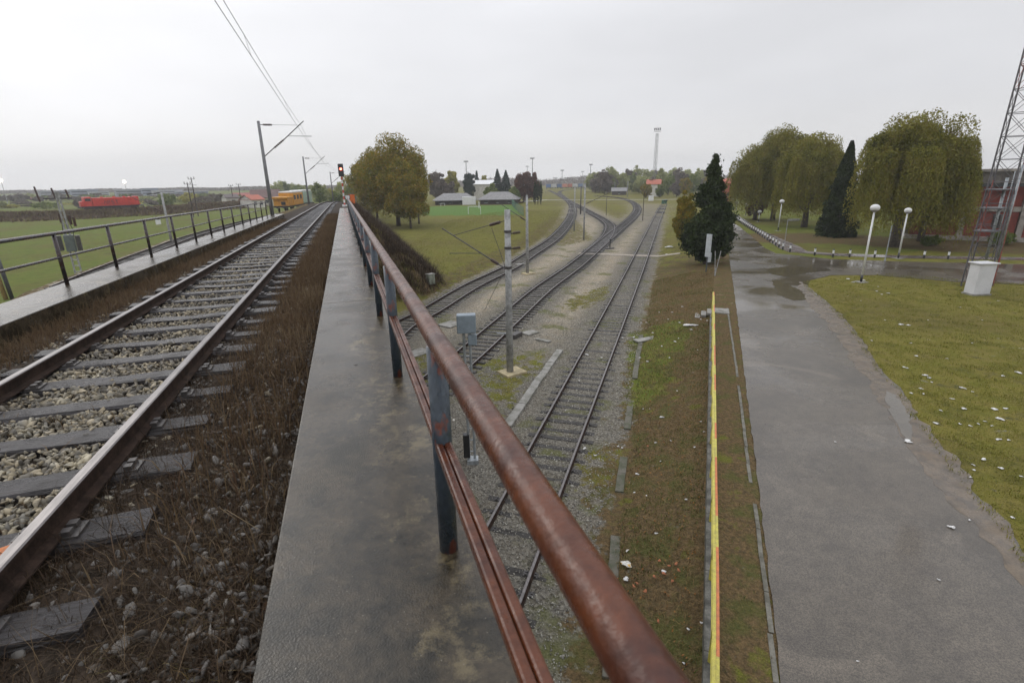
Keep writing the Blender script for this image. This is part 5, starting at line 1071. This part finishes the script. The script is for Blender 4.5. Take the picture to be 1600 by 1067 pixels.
MB().box(tuple(p+[0,0,H*.42]),(.75,.8,1.5),.3).build('switch_box',mat('grey_green_box',(.10,.12,.11),.5,.15,3),root,bevel=.04)
for s in (-.95,.8): MB().box(tuple(p+kx*s+[0,0,H*.42]),(.35,.5,1.4),.3).build('cable_head',darksteel,root,bevel=.03)
for s in (-.25,.0,.25): MB().tube([p+kx*s+[0,.1,H*.70],p+kx*(s*2.)+[0,.2,H*.55],p+kx*s+[0,.15,H*.45]],.03,6).build('cable',black,root)
p=g(270,386,1.5); H=zat(245,299,p)-p[2]; root=thing('catenary_mast','pale mast with a drooping arm reaching left over the neighbouring track','mast',p)
MB().tube([p-[0,0,.6],vup(p,H)],[.17,.11],12).build('pole',concmast,root,smooth=True); MB().tube([vup(p,H-.15),p-k_*1.7+[0,0,H-.35]],.05,6).build('upper_arm',darksteel,root); MB().tube([vup(p,H-2.6),p-k_*3.9+[0,0,H-.4]],.035,6).build('lower_arm',darksteel,root)
MB().tube([p-k_*.4+[0,0,H-2.35],p-k_*1.1+[0,0,H-1.9]],.07,8).build('insulator',brownins,root)
p=g(248,351,.0); root=thing('relay_cabinet','small pale cabinet on the grass beside the mast with the drooping arm','cabinet',p); hh=zat(248,343,p); MB().box((p[0],p[1],hh/2),(1.0,.6,hh),.3).build('body',white,root,bevel=.02); MB().box((p[0],p[1],hh+.03),(1.1,.7,.06),.3).build('lid',concmast,root)
for bx,by,tx,ty,lab in ((310,338,303,277,'dark wooden pole with stacked insulators in the left field'),(303,340,300,285,'thinner wooden pole just left of the one with stacked insulators'),(366,322,361,289,'short dark pole with forked insulators near the cottages'),(378,322,374,287,'taller forked pole right beside the short dark one near the cottages'),(10,468,-6,395,'leaning yellowish post partly hidden by the left railing')):
    z_=0.; p=g(bx,by,z_); H=zat(tx,ty,p); root=thing('wooden_pole',lab,'pole',p); leanv=g(tx,by,z_)*0
    if 'yellowish' in lab: H=4.2; MB().tube([vup(p,-.2),p+np.array([-.2,0,H])],.16,10).build('pole',mat('yellowed_wood',(.30,.2,.08),.7,.2,3),root,smooth=True); MB().tube([p+k_*.5+[0,0,-.2],p+k_*.3+[0,0,H]],.14,10).build('brace',mat('blackened_wood',(.05,.05,.055),.6,.2,3),root,smooth=True)
    else:
        MB().tube([vup(p,-.2),vup(p,H)],[.15,.11],8).build('pole',timber,root)
        for z2,wd in ((.95,.9),(.80,1.2)): MB().tube([p-k_*wd+[0,0,H*z2],p+k_*wd+[0,0,H*z2]],.05,5).build('cross_arm',darksteel,root)
        for s in (-.8,.8): MB().tube([p+k_*s+[0,0,H*.95],p+k_*s+[0,0,H*.95+.6]],.09,6).build('insulator',brownins,root)
# ------------------------------------------------------------------ yard furniture
gry=mat('signal_box_grey_paint',(.20,.24,.27),.45,.12,4)
p=gz(738,722); H=zat(733,491,p)-p[2]; root=thing('signal_post','grey signal post with square box on top and ladder, seen from behind near the rails','signal',p); sc_=.0
R_=facing(735); bw=.56
hb=H-.27; MB().box((p[0],p[1],p[2]+hb),(bw,.30,.56),R_).build('signal_box',gry,root,bevel=.03)
MB().box((p[0]+.16*math.cos(R_),p[1]+.16*math.sin(R_),p[2]+hb-.50),(.26,.22,.32),R_).build('small_box',gry,root,bevel=.02)
for s in (-.09,.09): MB().tube([(p[0]+s*math.cos(R_),p[1]+s*math.sin(R_),p[2]),(p[0]+s*math.cos(R_),p[1]+s*math.sin(R_),p[2]+hb-.25)],.042,8).build('upright',galv,root)
for j in range(9): MB().tube([(p[0]-.09*math.cos(R_),p[1]-.09*math.sin(R_),p[2]+.4+.4*j),(p[0]+.09*math.cos(R_),p[1]+.09*math.sin(R_),p[2]+.4+.4*j)],.02,6).build('rung',galv,root)
MB().box((p[0]-.16*math.cos(R_),p[1]-.16*math.sin(R_),p[2]+.62),(.20,.22,.80),R_).build('lower_box',black,root,bevel=.02); MB().box((p[0]+.02,p[1],p[2]+.05),(.36,.34,.2),R_).build('footing',galv,root,bevel=.02)
def slab(name,label,px,py,dims,yaw=0.,m_=conc,cat='concrete block',lid=None):
    p=gz(px,py); root=thing(name,label,cat,p); MB().box((p[0],p[1],p[2]+dims[2]/2),dims,yaw).build('body',m_,root,bevel=.02)
    if lid: MB().box((p[0],p[1],p[2]+dims[2]+.03),(dims[0]+.08,dims[1]+.08,.06),yaw).build('lid',lid,root,bevel=.01)
    return root,p
slab('relay_cabinet','small grey-green cabinet on the mossy bank beside the leftmost yard track',673,444,(.62,.42,.80),.5,mat('mossy_cabinet',(.22,.24,.19),.7,.15,4),'cabinet',conc)
slab('cable_pit_cover','round pale concrete cover in the gravel left of the middle track',704,508,(1.2,1.1,.10),.6,conc,'cover')
slab('cable_pit_cover','concrete cover beside the point motor, right of the nearest mast',828,521,(.9,.7,.10),.4,conc,'cover')
slab('cable_pit_cover','flat grey cover in the gravel between railing and signal post',652,552,(1.3,.9,.06),.5,conc,'cover')
slab('concrete_block','pale concrete slab lying across the leftmost track bed',815,414,(1.3,.5,.12),.2,conc)
slab('concrete_block','broken grey slab lying in the green weeds right of the straight track',1010,531,(1.5,.5,.08),.1,conc)
slab('signal_kiosk','white kiosk box beside the green buffer',1017,314,(1.6,1.2,2.0),.3,white,'kiosk',conc)
root,p=slab('point_machine','dark point motor lying beside the middle track near the concrete cover',806,527,(.85,.4,.26),.7,darksteel,'point motor')
MB().tube([p+[0,0,.2],p-k_*1.1+fw*.2+[0,0,.2]],.03,6).build('rod',galv,root)
root,p=slab('switch_stand','black lever stand beside the middle track near the crossing path',953,389,(1.1,.4,.14),.1,darksteel,'lever'); MB().tube([p,vup(p,1.1)],.06,8).build('lever',black,root); MB().sphere(vup(p,1.15),.12).build('weight',black,root)
def kerbline(name,label,pts,w,h,m_,cat,seg=1.0,gap=.01,zf=None,skip=()):
    P=resample([np.array(q,float) for q in pts],seg); root=thing(name,label,cat,P[0])
    for i in range(len(P)-1):
        if i in skip: continue
        a_,b_=P[i],P[i+1]; c=(a_+b_)/2; d=b_-a_; L=np.linalg.norm(d[:2]); z=c[2]
        MB().box((c[0]+random.gauss(0,.012),c[1],z+h/2+random.gauss(0,.008)),(L-gap,w,h),math.atan2(d[1],d[0])+random.gauss(0,.012)).build('segment',m_,root,bevel=.01)
    return root
kerbline('cable_trough','grey concrete cable trough between the nearest mast and the straight track',[gz(792,668),gz(835,605),gz(880,541)],.34,.10,conc,'cable trough',1.0)
kerbline('cable_trough','short trough joining the point motor cover to the long trough',[gz(838,531),gz(880,540)],.28,.09,conc,'cable trough',.9)
trm=mat('mossy_trough',(.12,.11,.085),.8,.3,3,(.06,.065,.035),.4,30)
kerbline('edging','old mossy concrete edging along the foot of the litter slope',[gz(952,1060),gz(958,900),gz(964,800),gz(976,700),gz(990,600),gz(1003,520)],.24,.06,trm,'edging',1.0,skip=(4,5,8,9,12,13,14))
trk2=mat('pale_kerb',(.17,.16,.13),.8,.3,3,(.09,.085,.065),.4,30)
kerbline('kerb','broken pale kerb between the mossy verge and the wet road',[g(1213,1067,ZR),g(1197,930,ZR),g(1184,830,ZR),g(1172,740,ZR),g(1160,650,ZR),g(1150,570,ZR),g(1142,520,ZR),g(1136,478,ZR)],.09,.025,trk2,'kerb',1.0,skip=(5,13))
# retaining wall top and stairs
wp=[np.array([*q,0.]) for q in WAL[2:5]]; wpt=[np.array([4.8-6.*.78,5.0-6.*.97,0])]+wp
Pw=resample(wpt,2.); root=thing('retaining_wall','low dark concrete wall at the top of the litter slope under the yellow rail','wall',(Pw[0][0],Pw[0][1],ZR))
for i in range(len(Pw)-1):
    a_,b_=Pw[i],Pw[i+1]; c=(a_+b_)/2; d=b_-a_; MB().box((c[0],c[1],ZR-.30),(np.linalg.norm(d)-.012,.20,.68),math.atan2(d[1],d[0])).build('wall_panel',mat('dark_wall_concrete',(.13,.125,.105),.8,.35,3,(.05,.048,.038),.5,25),root,bevel=.015)
root=thing('concrete_stairs','short pale concrete stairs down the slope at the end of the yellow rail','stairs',g(1112,488,ZR)); q0=g(1114,487,ZR); wd=np.array([WAL[4][0]-WAL[3][0],WAL[4][1]-WAL[3][1],0.]); wd/=np.linalg.norm(wd); wn=np.array([-wd[1],wd[0],0])
for i in range(5):
    c=q0+wn*(.18+.33*i)+wd*.2; MB().box((c[0],c[1],ZR-.08-.16*i),(1.15,.30,.14),math.atan2(wd[1],wd[0])).build('step',conc,root,bevel=.012)
c=q0-wn*.45+wd*.2; MB().box((c[0],c[1],ZR+.02),(1.2,.9,.08),math.atan2(wd[1],wd[0])).build('landing',conc,root)
# yellow and red guard rail on the wall
gr_=thing('guard_rail','low yellow and orange guard rail along the wall beside the road','guard rail',(Pw[0][0],Pw[0][1],ZR))
ym=mat('guard_rail_yellow',(.50,.44,.07),.5,.25,9,(.36,.31,.07),.2,40); om=mat('guard_rail_orange',(.56,.17,.05),.5,.25,9,(.40,.13,.05),.2,40)
RR=resample(wpt,.5); hgt=1.0; blk=0; i=0
while i<len(RR)-1:
    L_=random.choice((2,3,5)); j=min(i+L_,len(RR)-1)
    q=[r_+np.array([0,0,ZR+hgt]) for r_ in RR[i:j+1]]; blk+=1
    MB().sweep(q,[(-.055,-.02),(.0,-.02),(.0,.03),(-.055,.03)]).build('top_rail',ym,gr_); MB().sweep(q,[(.003,-.02),(.05,-.02),(.05,.028),(.003,.028)]).build('top_rail',om if blk%2 else ym,gr_)
    i=j
MB().sweep([r_+np.array([0,0,ZR+.52]) for r_ in RR],[(-.03,-.02),(.02,-.02),(.02,.02),(-.03,.02)]).build('lower_rail',ym,gr_)
Pp=resample(wpt,1.95)
for r_ in Pp: MB().box((r_[0],r_[1],ZR+.45),(.055,.055,1.0),0.4).build('post',ym,gr_)
# signs / posts near the evergreen
p=gz(1103,425); H=zat(1102,365,p)-p[2]; root=thing('road_sign','weathered grey sign post with a narrow edge-on board in front of the evergreen','sign',p); MB().tube([p,vup(p,H)],.06,10).build('post',mat('dark_grey_post',(.06,.065,.07),.5,.2,3),root); MB().box(tuple(vup(p,H-1.0)),(.12,.5,1.9),.2).build('board',mat('pale_sign_back',(.42,.45,.46),.5,.1,2),root,bevel=.02); MB().box(tuple(vup(p,H-2.0)+k_*.18),(.3,.06,.8),R_).build('small_plate',mat('pale_sign_back',(.4,.4,.4)),root)
p=gz(1117,431); root=thing('survey_stakes','pair of thin pale stakes tied together, right of the grey sign post','stakes',p); H=zat(1116,392,p)-p[2]
MB().tube([p,p-k_*.18+[0,0,H]],.03,6).build('stake',concmast,root); MB().tube([p,p+k_*.28+[0,0,H]],.03,6).build('stake',concmast,root); MB().tube([p,vup(p,H*.3)],.055,8).build('base',concmast,root)
# street lamps with globes
globe=mat('lamp_globe',(.62,.61,.60),.35,.04,2)
def lamp(bx,by,tx,ty,label,rg=.33):
    p=g(bx,by,ZR); H=zat(tx,ty,p)-ZR; root=thing('street_lamp',label,'street lamp',p,0,'globe street lamps'); MB().tube([vup(p,.55),vup(p,H-rg)],[.075,.06],12).build('pole',white,root,smooth=True); MB().tube([p,vup(p,.55)],.085,12).build('pole_base',black,root,smooth=True)
    c=vup(p,H); MB().sphere(c,rg,20,14,sc=(1,1,.82)).build('globe',globe,root,smooth=True); MB().tube([c-[0,0,rg*.95],c-[0,0,rg*.5]],[.10,rg*.9],16).build('globe_holder',mat('lamp_holder_grey',(.25,.24,.24),.5,.1,2),root); MB().box((p[0],p[1],p[2]+.02),(.7,.7,.04)).build('footing',conc,root)
lamp(1345,441,1365,325,'nearest globe lamp standing alone on the lawn',.31); lamp(1403,404,1414,329,'globe lamp across the road in front of the huge willow',.30); lamp(1215.5,361,1220.5,315,'globe lamp on the grass below the left willows',.33); lamp(1185,347,1187,331,'short globe lamp half hidden by hanging willow branches'); lamp(1150,329,1151,317,'farthest small globe lamp at the end of the pavement'); lamp(1165,337,1166,320,'globe lamp second from the far end of the pavement')
p=g(1226.5,376,ZR); H=zat(1230,343,p)-ZR; root=thing('direction_sign','pale street sign pointing right on a bent grey post','sign',p); MB().tube([p,vup(p,H)],.045,8).build('post',concmast,root); MB().box(tuple(vup(p,H-.06)+k_*.75),(1.4,.05,.22),R_).build('board',concmast,root)
p=g(1382.5,408,ZR); H=zat(1391,352,p)-ZR; root=thing('sign_post','thin bare grey pole left of the willow globe lamp','post',p); MB().tube([p,vup(p,H)],[.05,.04],8).build('pole',galv,root); MB().tube([vup(p,.02),vup(p,.1)],.1,8).build('base',galv,root)
# bollards
def bollard(p,label,group,H=.85):
    root=thing('bollard',label,'bollard',p,0,group); MB().tube([p,vup(p,H*.45)],.085,10).build('foot',black,root); MB().tube([vup(p,H*.45),vup(p,H*.85)],.086,10).build('band',white,root); MB().tube([vup(p,H*.85),vup(p,H)],[.084,.06],10).build('cap',black,root); return root
bp=resample([g(1234,394,ZR),g(1222,390,ZR),g(1207.5,381,ZR),g(1184,366,ZR),g(1167,355.5,ZR),g(1143,338.5,ZR)],1.85); b0=None
for q in bp:
    if b0 is None: b0=bollard(q,'black and white bollard in the row between the far road and the pavement','row of bollards along the far road')
    else: clone(b0,q)
for i,(bx,by) in enumerate([(1272.5,399.5),(1301,402),(1327,402),(1366,403),(1443,404),(1481,405)]): bollard(g(bx,by,ZR),['white-topped bollard right after the row corner on the cross road','second white-topped bollard along the cross road','third white-topped bollard along the cross road, between two others','white-topped bollard just left of the bare grey pole and willow lamp','white-topped bollard right of the willow globe lamp','white-topped bollard closest to the lattice mast'][i],'bollards along the cross road',.8)
# ------------------------------------------------------------------ lattice mast on the right
tb=g(1526,447,ZR); root=thing('lattice_mast','tall red and grey lattice mast rising out of the picture on the right lawn','mast',tb); rdp=mat('faded_red_steel',(.30,.07,.045),.55,.25,3,(.12,.045,.04)); gp=mat('dull_grey_steel',(.085,.08,.085),.5,.25,3)
HT=34.; nb=24; s0=.72; ta=.35; ctr=[(-1,-1),(1,-1),(1,1),(-1,1)]
def tp(i,f): 
    s=s0*(1-.45*f); x,y=ctr[i%4][0]*s,ctr[i%4][1]*s; return np.array([tb[0]+x*math.cos(ta)-y*math.sin(ta),tb[1]+x*math.sin(ta)+y*math.cos(ta),ZR+HT*f])
for i in range(4):
    for sgm in range(5): MB().tube([tp(i,sgm/5),tp(i,(sgm+1)/5)],.05,8).build('leg',rdp if i==1 else gp,root)
for j in range(nb):
    mb=MB(); f0,f1=j/nb,(j+1)/nb
    for i in range(4):
        mb.tube([tp(i,f1),tp(i+1,f1)],.022,5); mb.tube([tp(i,f0),tp(i+1,f1)],.017,5); mb.tube([tp(i+1,f0),tp(i,f1)],.017,5)
    mb.build('bracing',rdp if (j//9)%2 else gp,root)
for s,rr_ in ((-.25,.09),(.55,.07),(.32,.035),(.15,.03)):
    q=tb+k_*s-fw*.45; MB().tube([q+[0,0,2.],q+[0,0,7.6+s]],rr_,10).build('cable_duct',galv,root,smooth=True)
for z_ in (3.9,5.4,6.6): 
    MB().box(tuple(tb-k_*.55+[0,0,z_]-fw*.3),(1.6,1.2,.06),ta).build('platform_frame',gp,root)
for s in (-1.2,): MB().tube([tb+k_*s-fw*.5+[0,0,3.2],tb+k_*s-fw*.5+[0,0,7.2]],.03,6).build('ladder_rail',rdp,root)
MB().box(tuple(tb+k_*.2+[0,0,4.5]),(.5,.4,.9),ta).build('junction_box',darksteel,root)
cbp=g(1525,460,ZR); Hc=zat(1531,411,cbp)-ZR; root=thing('electrical_cabinet','tall white electrical cabinet at the foot of the lattice mast','cabinet',cbp); MB().box((cbp[0],cbp[1],ZR+Hc/2),(1.12,.75,Hc),-PSI+.05).build('body',mat('cabinet_white',(.55,.55,.56),.5,.06,1.5),root,bevel=.02); MB().box((cbp[0],cbp[1],ZR+Hc+.03),(1.34,.95,.09),-PSI+.05).build('lid',mat('cabinet_white',(.6,.6,.6)),root,bevel=.02); MB().box((cbp[0],cbp[1],ZR+.04),(1.25,.88,.14),-PSI+.05).build('footing',conc,root)
# goals and buffer
for bx0,bx1,by,ty,lab in ((732,751,335,323,'white goal frame in the near corner of the pitch'),(689,695,322,318,'small white goal at the far left of the pitch'),(748,749.5,326,316,'white goal frame seen edge-on behind the near goal')):
    p0=g(bx0,by); p1=g(bx1,by); H=zat(bx0,ty,p0); root=thing('football_goal',lab,'goal',p0); 
    for q in (p0,p1): MB().tube([q,vup(q,H)],.07,8).build('post',white,root)
    MB().tube([vup(p0,H),vup(p1,H)],.07,8).build('crossbar',white,root)
p=T4p[-1]; root=thing('buffer_stop','green painted buffer stop at the end of the straight yard track','buffer stop',p); gb=mat('green_buffer_paint',(.04,.13,.08),.5,.15,2)
MB().box((p[0],p[1],p[2]+.9),(3.6,.35,.5),.6).build('beam',gb,root,bevel=.03)
for s in (-1.,1.): MB().box((p[0]+s*math.cos(.6),p[1]+s*math.sin(.6)+.3,p[2]+.4),(.3,.9,1.1),.6).build('post',gb,root); MB().tube([(p[0]+s*.9*math.cos(.6),p[1]+s*.9*math.sin(.6)-.2,p[2]+.9),(p[0]+s*.9*math.cos(.6),p[1]+s*.9*math.sin(.6)-.6,p[2]+.9)],[.12,.25],12).build('buffer',black,root)
# chain-link fence of the pitch
fp=[g(818,338),g(806,328),g(800,321)]; root=thing('mesh_fence','green mesh fence along the right end of the football pitch','fence',fp[0]); P=resample(fp,2.5)
for q in P: MB().tube([q,vup(q,2.2)],.05,6).build('post',gb,root)
mb=MB()
for z_ in np.arange(.1,2.2,.18): mb.tube([vup(q,z_) for q in P],.018,4)
mb.build('mesh',gb,root)
# ------------------------------------------------------------------ litter
def crumple(name,label,p,s,m_,group=None,flat=.45,seed=0,cat='litter'):
    r_=np.random.default_rng(seed); n=6; u=np.linspace(-1,1,n); A,B=np.meshgrid(u,u); th=np.arctan2(B,A); k=1+.35*np.sin(2*th+r_.uniform(0,6))*r_.uniform(.3,1)+.2*np.sin(3*th+r_.uniform(0,6))
    q=np.maximum(abs(A),abs(B)); l=np.hypot(A,B)+1e-9; x=A*q/l*k+r_.normal(0,.07,A.shape); y=B*q/l*k*r_.uniform(.45,.9)+r_.normal(0,.07,A.shape); z=np.abs(r_.normal(0,.34,A.shape))*flat*1.6*(1.15-q*.75)
    v=np.stack([x,y,z],-1).reshape(-1,3); v=(v@_rz(r_.uniform(0,6.28)).T)*s*.64; ii=np.arange(n*n).reshape(n,n); f=np.concatenate([np.stack([ii[:-1,:-1],ii[:-1,1:],ii[1:,1:]],-1).reshape(-1,3),np.stack([ii[:-1,:-1],ii[1:,1:],ii[1:,:-1]],-1).reshape(-1,3)])
    o=soup(name,v+np.array(p),np.full(len(f),3),m_,F_=f.reshape(-1),origin=p); md=o.modifiers.new('thickness','SOLIDIFY'); md.thickness=s*.05; return tag(o,label,cat,group)
pap=mat('white_paper',(.56,.55,.53),.8,.2,9); rr=np.random.default_rng(77)
def inl(P,x,y): return bool(inpoly(np.array([x]),np.array([y]),P)[0])
spots=[(1325,436,9),(1350,438,7),(1333,441,6),(1370,455,5),(1372,448,5),(1388,458,6),(1408,507,10),(1419,508,8),(1362,532,6),(1383,500,5),(1432,556,7),(1424,536,5),(1414,574,9),(1446,586,10),(1452,590,7),(1456,597,5),(1439,607,7),(1424,614,6),(1443,615,5),(1504,606,9),(1519,536,5),(1567,587,7),(1592,582,9),(1520,612,5),(1488,623,7),(1506,638,8),(1470,641,6),(1554,639,11),(1571,638,7),(1562,654,11),(1539,658,5),(1463,661,9),(1500,662,6),(1516,665,6),(1529,662,5),(1550,665,5),(1560,686,9),(1576,687,6),(1537,717,10),(1521,726,6),(1522,734,6),(1517,745,6),(1564,731,9),(1582,808,7),(1596,744,6),(1487,823,10),(1515,812,6),(1419,689,14),(1467,905,5),(1340,1032,4),(1305,690,4),(1378,460,5),(1450,500,4),(1480,560,4),(1535,500,4),(1345,470,4),(1560,470,4),(1500,480,4),(1290,470,4),(1275,460,4)]
for i,(a_,b_,s_) in enumerate(spots):
    p=g(a_,b_,ZR+.03); d=np.linalg.norm(p-[0,0,CZ]); crumple('paper_scrap','small crumpled white paper scrap among many on the lawn right of the road',p,s_*d/F*.5,pap,'paper scraps on the lawn',.4,i)
spots2=[(1034,653,12),(1024,693,6),(1005,640,5),(1085,700,6),(1032,722,6),(995,742,9),(991,771,6),(1010,776,6),(1072,782,8),(1048,690,5),(1095,660,5),(1100,676,5),(930,713,6),(913,702,10),(966,699,7),(972,701,6),(980,862,9),(1037,895,11),(1025,835,7),(1096,975,7),(1075,985,8),(1068,1038,6),(1000,560,6),(1062,505,7),(1080,516,6),(1066,480,5),(1034,542,7),(1055,535,8),(1020,521,8),(1010,505,5),(990,528,9),(973,529,6),(917,555,9),(1002,505,5),(1044,500,5),(1050,489,6),(1030,489,5),(1095,500,6),(1105,502,6),(1046,560,5),(985,565,5),(1012,566,5),(1015,640,4),(1058,612,5),(1060,530,6),(1110,552,5),(940,560,5),(905,596,5),(1090,548,5)]
for i,(a_,b_,s_) in enumerate(spots2):
    p=gz(a_,b_)+[0,0,.04]; d=np.linalg.norm(p-[0,0,CZ]); crumple('paper_scrap','small crumpled white paper scrap among many on the slope below the yellow rail',p,s_*d/F*.5,pap,'paper scraps on the slope',.45,100+i)
p=gz(979,884)+[0,0,.05]; d=np.linalg.norm(p-[0,0,CZ]); o=crumple('plastic_bag','crumpled white bag with yellow and red print on the slope beside the rusty railing',p,.19,mat('printed_bag',(.68,.66,.6),.5,.1,7,(.60,.35,.05),c2lo=.56,c2hi=.60),None,.5,900,'bag')
p=gz(978,907)+[0,0,.05]; crumple('plastic_bag','small translucent white bag just below the printed one',p,.11,pap,None,.5,901,'bag')
p=gz(1078,510)+[0,0,.08]; crumple('plastic_sheet','largest white plastic sheet lying on the slope below the stairs',p,.5,pap,None,.25,902,'sheet'); 
p=gz(1045,387)+[0,0,.08]; crumple('plastic_sheet','white plastic sheet left of the lone evergreen beside the straight track',p,.7,pap,None,.4,903,'sheet')
p=gz(1041,398)+[0,0,.05]; crumple('plastic_sheet','smaller white scrap just below the sheet left of the evergreen',p,.3,pap,None,.4,904,'sheet')
p=np.array([-2.05,1.95,float(dz(1.95,1.93))]); q_=None
def dpt(px,py,h):
    r_=ray(px,py); t=-h/(r_[2]-GR*r_[1]); q=r_*t; return np.array([q[0],q[1],q[2]+CZ])
p=dpt(14,868,1.88); o=MB(); root=thing('brick_piece','broken orange brick lying on a sleeper by the near rail','brick',p); ob=MB().box(tuple(p),(.17,.11,.08),.4).build('brick',mat('orange_brick',(.50,.17,.06),.8,.3,9,(.33,.12,.06),.5,40),root,bevel=.012)
leaf_m=mat('fallen_leaf_orange',(.28,.09,.03),.6,.3,5)
for i,(a_,b_) in enumerate([(1030,880),(1037,900),(1045,888),(1056,885),(1022,905),(1050,912),(990,920),(1008,928),(995,915),(1028,975),(1060,895),(1012,700)]):
    p=gz(a_,b_)+[0,0,.08]; crumple('fallen_leaf','orange-brown fallen leaf on the slope beside the rusty railing',p,.075,leaf_m,'fallen leaves on the slope',.3,300+i,'leaf')
p=dpt(556,570,1.654); crumple('fallen_leaf','dark curled leaf lying on the wet walkway',p,.03,mat('dark_leaf',(.03,.022,.018),.6,.2,5),None,.3,333,'leaf')
p=dpt(680,672,1.654)
# ------------------------------------------------------------------ haze
hz=MB().box((200,400,25),(3600,2900,54)).build('haze',[]); 
hm=bpy.data.materials.new('haze_air'); hm.use_nodes=True; t=hm.node_tree; t.nodes.remove(t.nodes['Principled BSDF']); pv=nd(t,'ShaderNodeVolumePrincipled'); pv.inputs['Density'].default_value=.00045; pv.inputs['Color'].default_value=(.92,.93,.95,1); pv.inputs['Anisotropy'].default_value=.2; t.links.new(pv.outputs[0],t.nodes['Material Output'].inputs['Volume']); hz.data.materials.append(hm); tag(hz,kind='stuff')
